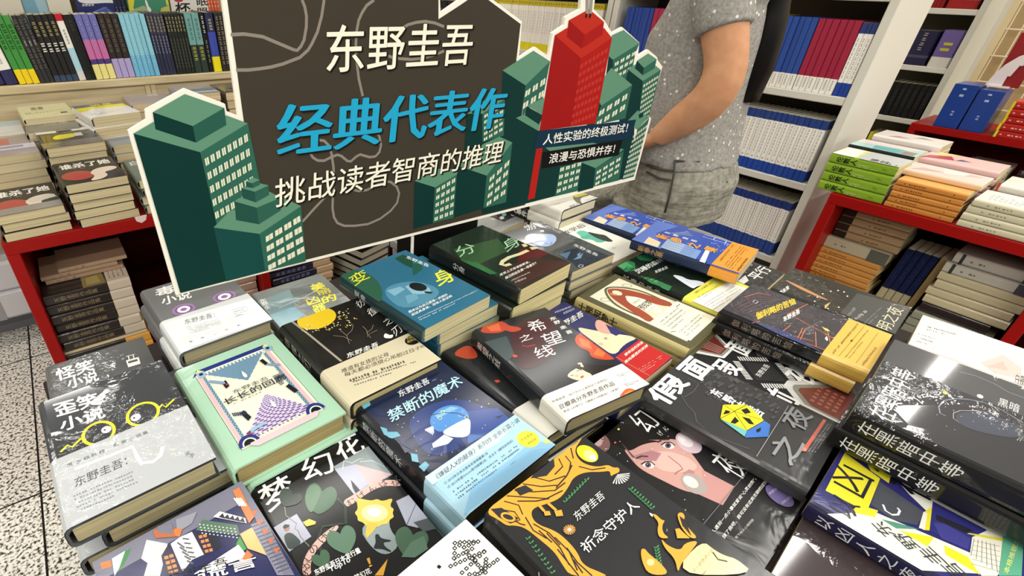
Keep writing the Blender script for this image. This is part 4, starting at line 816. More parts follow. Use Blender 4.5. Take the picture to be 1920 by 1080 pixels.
FB(PB, 'near-black film-wrapped paperback with gold lines, at the right end of the far row', 1.247, .218, -.539, 5.7, .0205, .146, .211, gl=2, cover='#2e2d29', art=a_R, nm='gold-line paperback')
def a_R2(A): A.fr(1300, 440); A.TB('#e6e6e4', '平行', .42, .765, .95, .89, .02); A.FP('#b8b8b4', (430, 215), (470, 225), (420, 235), 1, .6, 3, 4); A.P('#e6e6e2', [(330, 350), (390, 305), (415, 345), (380, 370)])
FB(PB, 'black paperback with white brush characters, half hidden under the orange-banded blue novel', 1.161, .421, -.53, 6, .023, gl=2, cover='#252627', art=a_R2, nm='black brush-lettered paperback')
# 希望之线
def leaf(A, c, pts): A.P(c, pts)
def a_S(A):
    A.fr(800, 560)
    A.P('#3a1a1e', [(640, 190), (900, 120), (1010, 260), (960, 440), (720, 560), (640, 420)]); A.P('#3d4a4c', [(420, 330), (600, 280), (660, 420), (600, 470)])
    A.P('#b5452c', [(405, 235), (440, 195), (540, 165), (590, 180), (620, 205), (700, 215), (714, 235), (640, 255), (590, 235), (560, 255), (480, 262), (410, 255)]); A.P('#d0663c', [(450, 215), (540, 185), (560, 240), (480, 245)])
    A.P('#c0482a', [(1105, 315), (1130, 265), (1180, 275), (1230, 310), (1260, 350), (1310, 350), (1340, 400), (1400, 430), (1420, 455), (1330, 462), (1230, 440), (1220, 390), (1150, 370)]); A.P('#dc7438', [(1140, 290), (1220, 320), (1240, 380), (1160, 350)]); A.P('#dc7438', [(1280, 370), (1340, 410), (1320, 440), (1250, 420)])
    A.P('#c0482a', [(640, 425), (670, 420), (684, 437), (655, 442)]); A.L('#a8302a', .002, [(715, 352), (760, 360), (815, 345)])
    A.P('#1d1613', [(1060, 540), (1140, 480), (1250, 500), (1480, 500), (1260, 590), (1200, 620), (1080, 600)]); A.P('#eccbb0', [(1045, 575), (1135, 508), (1175, 540), (1255, 575), (1190, 610), (1155, 620), (1080, 600)]); A.P('#eccbb0', [(1130, 485), (1160, 480), (1180, 515), (1150, 510)]); A.P('#1d1613', [(1060, 560), (1100, 520), (1150, 490), (1165, 540), (1120, 525)])
    A.L('#3a2018', .0012, [(1078, 580), (1100, 574)]); A.L('#3a2018', .0012, [(1125, 545), (1145, 538)]); A.E('#b83a3a', (1165, 588), 14, 8, -30); A.E('#e6a890', (1125, 580), 16, 9)
    A.T('#efeee8', '希', (792, 258), (915, 228), (735, 180), .0); A.T('#efeee8', '望', (905, 362), (1045, 318), (845, 275), .0); A.T('#efeee8', '之', (712, 330), (800, 298), (685, 288), .0); A.T('#efeee8', '线', (838, 455), (975, 418), (785, 375), .0)
    for ch, q in zip('东野圭吾', ((955, 160), (985, 188), (1030, 225), (1075, 262))): A.T('#e9e8e2', ch, (q[0]-22, q[1]+8), (q[0]+22, q[1]-5), (q[0]-36, q[1]-14), .02)
def o_S(A):
    A.fr(800, 560); A.T('#55524a', '你曾疑惑：自己为什么来到这个世界吗？', (945, 785), (1362, 612), (935, 768)); A.T('#2c2a26', '豆瓣高分东野圭吾作品', (1000, 835), (1412, 650), (985, 800), .005); A.T('#55524a', '直追《白夜行》《嫌疑人X的献身》《恶意》', (1030, 858), (1445, 682), (1022, 842))
    A.P('#d8603a', [(1440, 745), (1470, 700), (1500, 675), (1540, 675), (1585, 700), (1540, 720), (1500, 740)]); A.P('#e58a3c', [(1480, 715), (1520, 690), (1560, 700), (1500, 728)]); A.E('#e9dd8a', (1185, 865), 45, 14, -20); A.FP('#6d6a60', (1420, 570), (1530, 545), (1440, 590), 2, .5, 3, 10); A.FP('#6d6a60', (1480, 640), (1590, 610), (1500, 660), 2, .5, 4, 10)
FB(HB, 'black hardcover with red leaves and a closed-eyed face, white paper band below', .509, .350, -.459, -6.5, .030, .147, .212, n=0, hard=True, gl=1, cover='#24272a', art=a_S, obi=('#e9e6da', (1010, 745)), obiart=o_S, nm='red-leaf hardcover', pages='#948c68', spineart=vtext('#dcdcd6', '希望之线', .5, .08, .36))
FB(HB, 'black hardcover with a red leaf, mostly covered by the copy with the closed-eyed face', .476, .372, -.490, 1.5, .0275, .147, .212, hard=True, gl=1, cover='#1e2123', obi=('#e3e2d8', .28), nm='covered red-leaf hardcover', pages='#948c68',
   art=lambda A: (A.fr(800, 560), A.P('#b5452c', [(200, 420), (240, 375), (320, 345), (375, 400), (385, 445), (310, 455), (250, 440)]), A.P('#c0482a', [(505, 615), (535, 608), (555, 622), (525, 632)])))
def a_T(A):
    A.fr(800, 560); A.P('#e2d2b0', [(1095, 205), (1260, 240), (1460, 270), (1600, 290), (1480, 340), (1410, 435), (1300, 360)]); A.P('#d6a090', [(1270, 155), (1330, 170), (1420, 230), (1400, 270), (1300, 260), (1260, 210)]); A.P('#2e2f66', [(1340, 190), (1480, 250), (1420, 280), (1380, 260)]); A.P('#b82a28', [(1415, 440), (1600, 305), (1850, 430), (1640, 620)])
    A.T('#e6e4dc', '东野圭吾', (985, 240), (1180, 130), (970, 195), .01); A.T('#c8cad2', 'HIGASHINO', (965, 110), (1085, 65), (960, 98), .01); A.T('#c8cad2', 'KEIGO', (1030, 118), (1110, 82), (1025, 104), .01); A.G('#5a5040', 'MU', [(1345, 300), (1305, 340)], .006)
    A.T('#f0e4dc', '被命运的洪流', (1490, 435), (1625, 335), (1480, 415), .02); A.T('#f0e4dc', '推向罪恶的深渊', (1490, 490), (1660, 360), (1480, 470), .02); A.FP('#e2a8a0', (1590, 520), (1760, 420), (1620, 560), 3, .4, 5, 16); A.L('#e2a8a0', .0006, [(1420, 440), (1690, 590)])
FB(PB, 'navy paperback with a red panel, between the red-leaf hardcover and the olive cream-panel one', .632, .374, -.503, 5, .0245, gl=1, cover='#26285c', art=a_T, nm='navy red-panel paperback')
# 假面之夜 / 假面前夜
def a_U(A):
    A.round = False; A.fr(1180, 600); rnd = random.Random(8)
    for i in range(80): x = rnd.uniform(520, 1100); y = 430+(x-520)*.35+rnd.uniform(-90, 120); A.P('#4c4c4e', [(x, y), (x+26, y-14), (x+38, y-2), (x+12, y+12)])
    for q in ([(385, 560), (430, 640), (490, 700), (500, 760), (600, 860), (760, 920), (900, 970)], [(620, 420), (760, 430), (860, 480)], [(440, 440), (520, 480), (480, 540), (410, 580)]): A.L('#707072', .0006, q)
    A.TB('#f2f2f0', '假', .04, .005, .54, .165, .04); A.TB('#f2f2f0', '面', .66, .025, .985, .2, .045)
    A.page(); A.G('#f0f0ee', '东野圭吾', [(.60, .325), (.60, .412), (.61, .495), (.62, .578)], .0158, .03); A.fr(1180, 600)
    A.P('#f0e02c', [(680, 745), (700, 640), (785, 690)]); A.P('#ecdc28', [(700, 640), (880, 640), (785, 690)]); A.P('#f0e02c', [(785, 690), (880, 640), (1010, 760), (880, 835)]); A.P('#f0e02c', [(680, 745), (785, 690), (880, 835)]); A.P('#f0e02c', [(880, 640), (940, 690), (1010, 760)]); A.P('#3f74c4', [(880, 835), (1010, 760), (1055, 790), (1040, 880), (865, 888)]); A.P('#6fb8b0', [(680, 748), (880, 835), (862, 880)])
    for q in ([(680, 745), (785, 690)], [(785, 690), (880, 640)], [(785, 690), (880, 835)], [(785, 690), (1010, 760)], [(880, 835), (1010, 760)], [(785, 690), (700, 640)]): A.L('#1a1a1a', .0008, q)
    A.P('#1a1a1a', [(700, 715), (720, 680), (755, 690), (745, 705)]); A.P('#1a1a1a', [(755, 775), (790, 730), (820, 765), (790, 785)]); A.P('#1a1a1a', [(840, 730), (900, 745), (935, 790), (895, 785)]); A.P('#1a1a1a', [(835, 680), (880, 665), (910, 700), (865, 710)]); A.P('#1a1a1a', [(945, 830), (985, 810), (980, 840), (955, 850)])
    A.TB('#8e9092', '夜', .66, .70, .97, .84, .02); A.TB('#8e9092', '之', .16, .74, .52, .88, .02); A.P('#c9604a', [(1285, 990), (1460, 735), (1478, 752), (1320, 992)])
    A.FP('#96989a', (1330, 990), (1480, 780), (1400, 1000), 3, .35, 3, 16); A.L('#b0b0b0', .0006, [(950, 1030), (1190, 650)])
U = FB(PB, 'dark grey paperback with a yellow and blue many-sided dice on its cover', .676, .154, -.500, 6.5, .026, .150, .208, n=0, gl=1, cover='#363637', art=a_U, nm='dice paperback')
def a_V(A):
    A.round = False; A.page()
    A.P('#dcdcd8', [(.30, .0), (.92, .0), (.72, .2), (.48, .2)]); A.P('#8a8a86', [(.36, .0), (.90, .0), (.71, .18), (.50, .18)]); A.P('#6b2a22', [(.40, .0), (.86, .0), (.69, .16), (.52, .16)])
    for k in range(5): A.L('#d8c8c0', .0008, [(.50+.04*k, .02), (.54+.03*k, .15)])
    A.P('#d8d8d4', [(.50, .62), (.62, .62), (1, .86), (1, 1), (.3, 1), (.3, .76)]); A.P('#8a8c84', [(.52, .67), (.60, .67), (1, .90), (1, 1), (.33, 1), (.34, .79)]); A.P('#7a3f38', [(.53, .71), (.59, .71), (.96, .92), (.94, 1), (.36, 1), (.37, .82)])
    for a in range(5):
        for b in range(4): A.R('#a86a60', .45+.075*a, .80+.045*b, .49+.075*a, .825+.045*b)
    A.P('#5a5c5c', [(.82, .36), (1, .28), (1, .50), (.90, .48)]); A.P('#2f2f30', [(.57, .32), (.79, .46), (.59, .62), (.35, .47)])
    for (x0, y0), (x1, y1), (dx, dy) in (((.57, .29), (.82, .45), (.05, -.035)), ((.33, .50), (.57, .65), (-.05, .035)), ((.33, .45), (.55, .29), (-.05, -.035)), ((.62, .64), (.84, .48), (.05, .035))):
        for k in range(12):
            x = x0+(x1-x0)*(k+.5)/12; y = y0+(y1-y0)*(k+.5)/12; A.L('#e6e6e2', .0022, [(x, y), (x+dx, y+dy)])
    A.TB('#f2f2f0', '面', .70, .14, .98, .31, .03); A.TB('#f2f2f0', '夜', .70, .56, .99, .76, .03); A.TB('#f2f2f0', '假', .04, .17, .44, .35, .03); A.TB('#f2f2f0', '前', .05, .56, .36, .76, .03); A.TB('#e6e6e4', '东野圭吾', .43, .435, .73, .475, .01)
FB(PB, 'black and white street-map paperback with big white characters, right of the dice novel', .835, .179, -.53, 6, .0233, gl=1, cover='#232324', art=a_V, nm='street-map paperback')
# 幻夜
def a_W(A):
    A.fr(1080, 740); rnd = random.Random(9)
    A.P('#171313', [(180, 290), (420, 200), (640, 260), (700, 380), (560, 420), (340, 420)])
    A.P('#c79a92', [(350, 400), (480, 340), (640, 340), (760, 330), (860, 430), (940, 540), (975, 590), (960, 680), (900, 740), (800, 720), (640, 640), (480, 560), (400, 470)]); A.P('#d8b0a6', [(540, 440), (700, 420), (860, 480), (930, 560), (760, 590), (600, 560)]); A.P('#a87880', [(430, 460), (560, 420), (640, 440), (600, 500), (480, 490)])
    A.P('#c08f8a', [(940, 560), (1190, 690), (1100, 830), (900, 740), (960, 680)]); A.P('#1b1515', [(350, 400), (440, 340), (600, 340), (720, 380), (640, 350), (500, 370), (400, 430)]); A.P('#6d4a4c', [(340, 360), (450, 480), (420, 470)])
    for cx, cy in ((540, 528), (690, 382)):
        A.E('#e6d6d0', (cx, cy), 48, 24, 15); A.E('#5c5468', (cx, cy), 23, 21); A.E('#15141a', (cx, cy), 11, 10); A.L('#2a1c20', .0018, [(cx-52, cy-4), (cx-20, cy-24), (cx+20, cy-24), (cx+52, cy)])
    A.L('#4a3034', .0022, [(450, 480), (490, 462), (540, 465)]); A.L('#4a3034', .0022, [(610, 360), (640, 340), (700, 338)]); A.L('#9c6a68', .0014, [(690, 460), (780, 530), (800, 560), (760, 580), (740, 600)]); A.P('#b87a7c', [(800, 590), (850, 560), (890, 580), (880, 620), (830, 620)])
    for cx, cy, rx, ry, c, c2 in ((845, 362, 110, 66, '#cdb9c2', '#e9dfe2'), (885, 670, 108, 66, '#a89d9a', '#d9d2cc'), (175, 362, 85, 70, '#7d5a58', '#b89c98')):
        A.E(c, (cx, cy), rx, ry, 32); A.E(c2, (cx-25, cy-14), rx*.6, ry*.55, 32); A.E('#f4f0f0', (cx-45, cy-28), rx*.22, ry*.2, 32)
    A.TB('#f0efec', '幻', .62, .0, .84, .175, .0); A.TB('#f0efec', '夜', .74, .51, .95, .71, .0); A.G('#e4e2de', 'げんや', [(632, 290), (670, 258), (712, 224)], .008)
    for i in range(60): A.E('#e4e4dc' if rnd.random() < .8 else '#e0c23a', (rnd.uniform(150, 1000), rnd.uniform(120, 950)), rnd.uniform(2, 6), rnd.uniform(2, 5), 0, 6)
    A.E('#e6d04a', (355, 152), 26, 18); A.E('#e6d04a', (318, 263), 9, 8); A.E('#c85a3a', (292, 364), 9, 8)
    A.L('#7a7c7c', .0006, [(950, 980), (1310, 545)])
    A.T('#e9e9e6', '多人遇到一点小事就爱说“心灵创伤”，', (1005, 1085), (1352, 640), (985, 1060), .01); A.T('#e9e9e6', '饶了我吧，我可没有这类无聊的过往。', (1110, 1090), (1440, 650), (1090, 1065), .01); A.T('#c2c4c4', '笔下给人心理阴影', (1200, 1090), (1335, 945), (1185, 1075)); A.E('#6d6290', (1525, 762), 125, 58, 35); A.T('#d0c8e4', '东野圭吾', (1450, 760), (1530, 700), (1440, 740)); A.T('#d0c8e4', '狂销150万册', (1545, 830), (1625, 770), (1535, 810))
FB(PB, 'black paperback with a close-up painted face and floating pearls', .553, .141, -.5285, 4.6, .0243, .146, .212, gl=1, cover='#1f1f20', art=a_W, nm='pearl-face paperback')
# 祈念守护人
ORG = '#e6a03c'
def a_X(A):
    A.fr(760, 810)
    A.P(ORG, [(590, 600), (760, 470), (960, 320), (1130, 200), (1100, 100), (1330, 25), (1310, 70), (1270, 130), (1285, 190), (1340, 240), (1440, 265), (1520, 245), (1560, 270), (1600, 265), (1610, 300), (1560, 320), (1540, 335), (1535, 290), (1480, 300), (1350, 300), (1260, 340), (1220, 420), (1160, 500), (1060, 540), (960, 570), (940, 620), (980, 690), (1120, 740), (1200, 800), (1290, 900), (1330, 1000), (1480, 1060), (1520, 1085), (1240, 1085), (1180, 1000), (1120, 900), (1000, 800), (900, 720), (820, 700), (760, 705), (700, 660)])
    st = [[(700, 580), (820, 600), (860, 660), (800, 680), (700, 630)], [(740, 520), (850, 550), (880, 620)], [(760, 480), (900, 490), (1060, 500), (1180, 440)], [(820, 440), (960, 450), (1120, 440), (1200, 380)], [(880, 390), (1020, 410), (1140, 400)], [(960, 340), (1080, 370), (1200, 330)], [(1150, 200), (1180, 260), (1120, 320)], [(1200, 180), (1240, 230), (1230, 290)], [(1240, 120), (1260, 200)], [(900, 640), (960, 740), (1060, 800)], [(960, 690), (1080, 760), (1160, 850)], [(1060, 760), (1160, 870), (1230, 1000)], [(1120, 790), (1230, 900), (1290, 1040)], [(1140, 880), (1220, 980), (1300, 1080)], [(1210, 870), (1290, 980), (1400, 1080)], [(1300, 260), (1400, 285), (1500, 270)], [(780, 640), (860, 690), (900, 700)], [(1200, 100), (1290, 70)], [(840, 520), (980, 520), (1080, 500)], [(1130, 420), (1210, 330), (1250, 250)], [(1000, 740), (1100, 830)], [(1260, 960), (1330, 1060)]]
    for q in st: A.L('#2d2a28', .0013, q)
    A.P('#2e2f31', [(960, 320), (1110, 200), (1120, 260), (1060, 330), (940, 350)]); A.P('#2e2f31', [(820, 430), (900, 400), (960, 440), (860, 480)]); A.P('#2e2f31', [(640, 580), (720, 570), (850, 650), (790, 690), (700, 640)]); A.ring(ORG, .002, (770, 640), 50, 25, 20)
    for i in range(7): A.P(ORG, [(985+i*30, 262-i*24), (1000+i*30, 230-i*24), (1030+i*30, 250-i*24), (1015+i*30, 268-i*24)])
    A.E('#d8d628', (1365, 165), 88, 55, 30); A.E('#eeeb8a', (1385, 180), 55, 36, 30); A.E('#faf8e0', (1405, 195), 26, 18, 30)
    for i in range(9): a = -.2+i*.26; A.P('#efeee8', [(1590, 320), (1590+95*math.cos(a), 325+70*math.sin(a)), (1590+88*math.cos(a+.12), 325+66*math.sin(a+.12))])
    for sx, sy, dx, dy in ((1200, 520, 20, -20), (920, 800, 23, 32), (1690, 430, 20, 18), (1880, 870, 4, 22)):
        for i in range(9):
            x, y = sx+dx*i, sy+dy*i
            A.E('#3e7a4e', (x-10, y+4), 13, 6, 40); A.E('#4c8a58', (x+10, y-6), 13, 6, -50)
    for x0, y0, x1, y1 in ((1000, 555, 1040, 600), (1068, 540, 1130, 595)): A.L(ORG, .003, [(x0, y0), (x1, y1)])
    A.P(ORG, [(1035, 600), (1080, 600), (1090, 630), (1045, 635)]); A.P(ORG, [(1115, 600), (1170, 590), (1182, 635), (1130, 640)])
    for i in range(14): a = i*.449; A.L('#b98a4c', .0014, [(1228+14*math.cos(a), 740+12*math.sin(a)), (1228+46*math.cos(a), 740+38*math.sin(a))])
    A.E('#efe4cc', (1228, 740), 14, 12)
    A.T('#e6e4de', '东野圭吾', (1290, 680), (1500, 500), (1250, 620), .0); A.T('#f0efea', '祈念守护人', (1360, 925), (1760, 570), (1295, 850), .006)
    A.fr(1080, 740)
    A.P(ORG, [(570, 910), (590, 900), (640, 950), (665, 950), (640, 990), (650, 1050), (700, 1085), (620, 1085), (605, 1020), (620, 970)]); A.P('#efeee6', [(545, 893), (575, 905), (570, 925), (556, 915)]); A.P(ORG, [(755, 900), (790, 888), (815, 920), (800, 960), (850, 1020), (910, 1085), (850, 1085), (790, 1010), (765, 950)]); A.P(ORG, [(740, 1015), (770, 1010), (800, 1040), (850, 1085), (755, 1085)])
    for i in range(5): A.L('#2d2a28', .001, [(775+i*8, 920+i*6), (800+i*14, 1000+i*16)])
    A.fr(1200, 860)
    A.P(ORG, [(0, 690), (30, 680), (60, 720), (150, 790), (220, 880), (60, 880), (10, 780)]); A.E('#f0d090', (75, 785), 28, 26); A.P(ORG, [(150, 600), (200, 660), (300, 700), (330, 640), (440, 620), (380, 700), (300, 800), (280, 870), (260, 760), (180, 680)])
    A.P('#e9d49a', [(235, 880), (455, 615), (560, 700), (640, 740), (720, 760), (860, 880)]); A.L('#3a3226', .0016, [(540, 710), (580, 765), (650, 780)]); A.T('#5c5238', '又一部奇迹小说', (398, 870), (545, 700), (385, 845)); A.FP('#6d6348', (455, 872), (520, 810), (470, 885), 1, .8, 3, 8)
    A.FP('#8d8a80', (200, 520), (230, 560), (190, 560), 1, .6, 3, 3)
FB(HB, 'black hardcover with an orange tree, green sprigs and a yellow moon', .308, .092, -.411, 3.4, .031, .149, .210, hard=True, gl=1, cover='#27282a', art=a_X, nm='orange-tree hardcover', spineart=vtext('#c9c9c4', '祈念守护人', .5, .3, .7))
# 禁断的魔术
def a_Y(A):
    A.fr(620, 660); rnd = random.Random(11)
    A.P('#1c3470', [(560, 480), (900, 330), (1200, 420), (1360, 480), (820, 820), (640, 700)]); A.P('#25448c', [(1000, 450), (1250, 420), (1340, 500), (1060, 680), (1000, 560)])
    A.P('#4a86c8', [(740, 530), (760, 460), (840, 410), (930, 395), (1010, 425), (1045, 490), (980, 520), (880, 570), (830, 605), (770, 580)]); A.P('#7fb2de', [(780, 470), (900, 410), (960, 420), (880, 460), (800, 500)]); A.P('#dfe6ea', [(880, 570), (980, 515), (1045, 495), (1050, 560), (1040, 640), (900, 640), (830, 605)])
    A.P('#cfe0f2', [(760, 690), (850, 620), (920, 650), (880, 690), (770, 720)]); A.P('#3f66a8', [(1030, 620), (1150, 630), (1030, 690)]); A.L('#1d2a34', .0012, [(750, 475), (850, 455), (950, 460), (1030, 490)])
    for x, y in ((840, 450), (820, 495), (1018, 492)): A.ring('#c8d84a', .0007, (x, y), 14, 12)
    for q in ([(370, 560), (420, 575), (440, 640), (400, 620)], [(430, 600), (500, 600), (525, 630), (460, 650), (430, 640)], [(600, 760), (650, 770), (660, 830), (610, 820)], [(660, 860), (710, 820), (740, 850), (700, 900)], [(230, 400), (290, 370), (300, 400), (250, 430)]): A.P('#5fa0b4', q)
    for q in ([(500, 650), (580, 640), (640, 690), (620, 740), (540, 700)], [(300, 420), (380, 430), (420, 480), (340, 480)], [(520, 700), (600, 740), (560, 760)], [(960, 680), (1000, 720), (980, 760)], [(1230, 490), (1300, 470), (1260, 500)]): A.P('#16244a', q)
    for i in range(50): A.E('#c9d8ea' if rnd.random() < .75 else '#e6d868', (rnd.uniform(480, 1250), rnd.uniform(170, 800)), rnd.uniform(2, 6), rnd.uniform(2, 5), 0, 6)
    for i in range(5): A.P('#e9f2fa', [(705+i*14, 585+i*8), (760+i*4, 560+i*10), (775, 568+i*10), (712+i*12, 595+i*9)])
    A.T('#e8ecee', '东野圭吾', (520, 345), (748, 236), (498, 300), .008); A.T('#aedbe8', '禁断的魔术', (455, 535), (1000, 245), (415, 450), .012); A.FP('#99aabb', (760, 215), (830, 185), (765, 225), 1, .6, 3, 6)
def o_Y(A):
    A.fr(760, 810); A.P('#8cc0e2', [(420, 640), (1130, 100), (960, 60), (800, 200), (500, 400)]); A.P('#c6e0ea', [(120, 350), (560, 60), (830, -80), (700, 80), (200, 400)])
    A.T('#2a3a48', '《嫌疑人X的献身》系列作 全新长篇小说', (240, 362), (862, -78), (222, 322), .004)
    A.T('#3c5566', '◇ 2015年日本文库本年度销量第1名', (296, 400), (622, 168), (285, 380)); A.T('#3c5566', '◇ 2015年度Oricon周刊榜第2名，仅次于《解忧杂货店》', (322, 430), (812, 72), (311, 410)); A.FP('#5b7a8c', (350, 440), (830, 95), (405, 510), 3, .55, 5, 34); A.FP('#5b7a8c', (785, 240), (880, 180), (790, 250), 1, .7, 3, 8)
    A.E('#e2dc3c', (920, 55), 86, 62, 10); A.T('#5f6420', '中文简体', (872, 78), (958, 26), (860, 58), .0); A.T('#5f6420', '新版出版', (925, 100), (985, 60), (915, 80)); A.E('#c8dc8a', (1060, 70), 28, 20)
FB(HB, 'midnight-blue hardcover with a moonlit head in profile and a pale blue paper band', .302, .333, -.467, 5.2, .031, .152, .204, hard=True, gl=1, cover='#16203c', spine='#14161c', art=a_Y, obi=('#a9d2e6', (792, 898)), obiart=o_Y, nm='midnight-blue hardcover', pages='#5f5a44', spineart=vtext('#c8ccd0', '禁断的魔术', .5, .1, .5))
# white with a pixel-drawn character
def a_Z(A):
    A.fr(760, 810)
    def chain(a, b, n):
        for i in range(n):
            x = a[0]+(b[0]-a[0])*i/(n-1); y = a[1]+(b[1]-a[1])*i/(n-1); A.P('#161616', [(x, y-20), (x+20, y-2), (x, y+18), (x-20, y)]); A.P('#f2f1ea', [(x, y-9), (x+9, y-1), (x, y+8), (x-9, y)])
    chain((372, 835), (368, 950), 4); chain((372, 835), (440, 868), 3); chain((410, 830), (545, 825), 5); chain((440, 868), (545, 825), 4); chain((365, 950), (500, 880), 5); chain((340, 1010), (590, 900), 8); chain((455, 905), (590, 1050), 7); chain((425, 1060), (590, 905), 6); chain((605, 960), (600, 1010), 3); chain((540, 1075), (690, 965), 6); chain((480, 1075), (600, 1060), 4)
    A.P('#161616', [(250, 1000), (272, 1016), (254, 1034), (234, 1018)])
FB(PB, 'white paperback with a black character made of linked squares, at the bottom edge', .149, .088, -.42, 6, .03, gl=1, cover='#e9e8e0', art=a_Z, nm='white linked-squares paperback')
# 在黑暗中等
def a_AA(A):
    A.fr(1440, 560); A.TB('#e4e4e2', '在黑暗中等', .04, .055, .97, .17, .0); A.TB('#d8d8d6', '~2', .44, .19, .58, .245)
    A.L('#8f97a4', .0012, [(1330, 880), (1290, 860), (1280, 810), (1320, 765), (1400, 750), (1500, 755), (1620, 780), (1760, 840), (1910, 930)]); A.L('#9a9890', .001, [(1440, 935), (1390, 900), (1390, 860), (1440, 840), (1560, 840)]); A.P('#3f4450', [(1420, 930), (1400, 880), (1440, 850), (1640, 850), (1900, 960), (1900, 1060), (1560, 1000)]); A.E('#d8d83a', (1328, 707), 20, 12, 20); A.E('#b8b8c0', (1260, 740), 12, 6); A.E('#b8b8c0', (1300, 738), 12, 6)
    rnd = random.Random(1)
    for i in range(30): A.E('#a8aeb8', (rnd.uniform(1250, 1900), rnd.uniform(720, 1000)), 5, 3, 0, 5)
FB(PB, 'black film-wrapped paperback with a faint ring and a vertical white title, at the right edge', .783, -.041, -.426, 5.5, .034, .149, .21, n=1, gl=2, cover='#2b2c30', spine='#0f0f10', art=a_AA, nm='faint-ring paperback', spineart=vtext('#dcdcda', '在黑暗中等', .55, .05, .5))
def a_AA2(A): A.fr(1440, 560); A.T('#dededc', '黑暗', (1720, 800), (1880, 860), (1735, 740), .0); A.L('#9a9ca4', .001, [(1440, 550), (1560, 580), (1700, 640), (1800, 700), (1920, 745)]); A.E('#c9cbd2', (1590, 733), 26, 14, 20); A.L('#8a8c94', .001, [(1180, 530), (1222, 560), (1200, 580)])
FB(PB, 'grey-black film-wrapped paperback lying just behind the faint-ring one at the right edge', .936, -.026, -.462, 6, .034, gl=2, cover='#4a4b4d', art=a_AA2, nm='grey-black paperback')
def a_AB(A):
    A.fr(1440, 560); A.P('#e3c2b8', [(1600, 480), (1760, 420), (1900, 520), (1900, 600), (1700, 560)]); A.P('#d9b0a8', [(1640, 510), (1760, 470), (1800, 540)])
    A.FP('#6d6a66', (1200, 200), (1420, 260), (1190, 240), 2, .5, 3, 14); A.FP('#6d6a66', (1130, 250), (1260, 290), (1110, 330), 3, .3, 5, 10); A.T('#3a3836', '白夜', (1850, 640), (1920, 660), (1860, 560))
FB(PB, 'white and pink glossy paperback at the far right corner of the foreground table', 1.281, -.012, -.55, 6.4, .025, gl=2, cover='#dcd6d2', art=a_AB, nm='white and pink paperback')
def a_AC(A):
    A.round = False; A.fr(1440, 810)
    A.P('#dcdccf', [(430, 640), (800, 600), (1500, 900), (1900, 1080), (1140, 1080)]); A.P('#d9d9cc', [(830, 205), (940, 240), (1780, 690), (1740, 1080), (1300, 700), (1060, 470)])
    A.P('#d8cf30', [(430, 440), (575, 155), (840, 350), (740, 600)]); A.P('#d8cf30', [(700, 160), (740, 150), (920, 330), (905, 385), (770, 290)]); A.P('#d8cf30', [(620, 600), (680, 545), (825, 590), (800, 640)]); A.P('#474a52', [(770, 545), (835, 370), (1170, 600), (1120, 700), (940, 660)]); A.ring('#e9e9e2', .002, (925, 585), 62, 38, 25, 16) if False else A.L('#ecece6', .0022, [(862, 545), (880, 590), (930, 622), (975, 620), (988, 590), (970, 570)])
    A.P('#d8cf30', [(1170, 600), (1235, 560), (1215, 740), (1160, 735)]); A.P('#d9d9cc', [(1130, 720), (1165, 600), (1195, 610), (1175, 735)]); A.P('#2f2f72', [(1235, 520), (1640, 735), (1500, 900), (1210, 740)]); A.P('#3f3f86', [(1240, 680), (1330, 690), (1520, 800), (1500, 880), (1300, 800)]); A.P('#26262c', [(1260, 620), (1540, 740), (1480, 760), (1260, 660)])
    A.P('#d8cf30', [(980, 740), (1245, 790), (1195, 860)]); A.P('#4f8a74', [(850, 655), (960, 680), (1130, 730), (960, 725)]); A.P('#d8cf30', [(1320, 850), (1500, 940), (1590, 1075), (1330, 920)]); A.P('#e4e2d2', [(1530, 790), (1640, 740), (1770, 800), (1720, 1080), (1600, 1080), (1510, 940)])
    for i in range(6): A.L('#8a8a80', .0006, [(1545+i*30, 800+i*8), (1520+i*40, 930+i*25)]); A.L('#8a8a80', .0006, [(1535-i*2, 815+i*35), (1740, 860+i*38)])
    A.P('#d8cf30', [(1490, 765), (1510, 760), (1760, 800), (1750, 820)]); A.P('#5fa888', [(1770, 690), (1920, 745), (1900, 1080), (1730, 1080)]); A.T('#e0e070', '本格推理之作', (1800, 1070), (1905, 760), (1760, 1050), .0)
    A.TB('#22222a', '凶', .38, .015, .67, .19, .0); A.TB('#22222a', '以', .08, .07, .28, .19, .0); A.TB('#22222a', '人', .80, .07, .98, .19, .02); A.TB('#1c1c22', '夜', .74, .23, .98, .42, .02)
    A.G('#3a3a3c', '东野圭吾', [(860, 730), (1040, 820), (1220, 930), (1400, 1040)], .018, 0, 60)
FB(PB, 'yellow and violet film-wrapped paperback with blocky walls on its cover, at the bottom right', .677, -.063, -.499, 5.2, .0275, n=0, gl=1, cover='#2b2a66', spine='#1d1c3c', art=a_AC, nm='yellow-violet paperback', spineart=vtext('#d0d0d0', '以凶人之夜', .55, .05, .5))
FB(PB, 'dark plum film-wrapped paperback catching a bright reflection, at the bottom edge right of centre', .574, -.076, -.527, 6, .0243, gl=2, cover='#3a3032', nm='plum paperback')
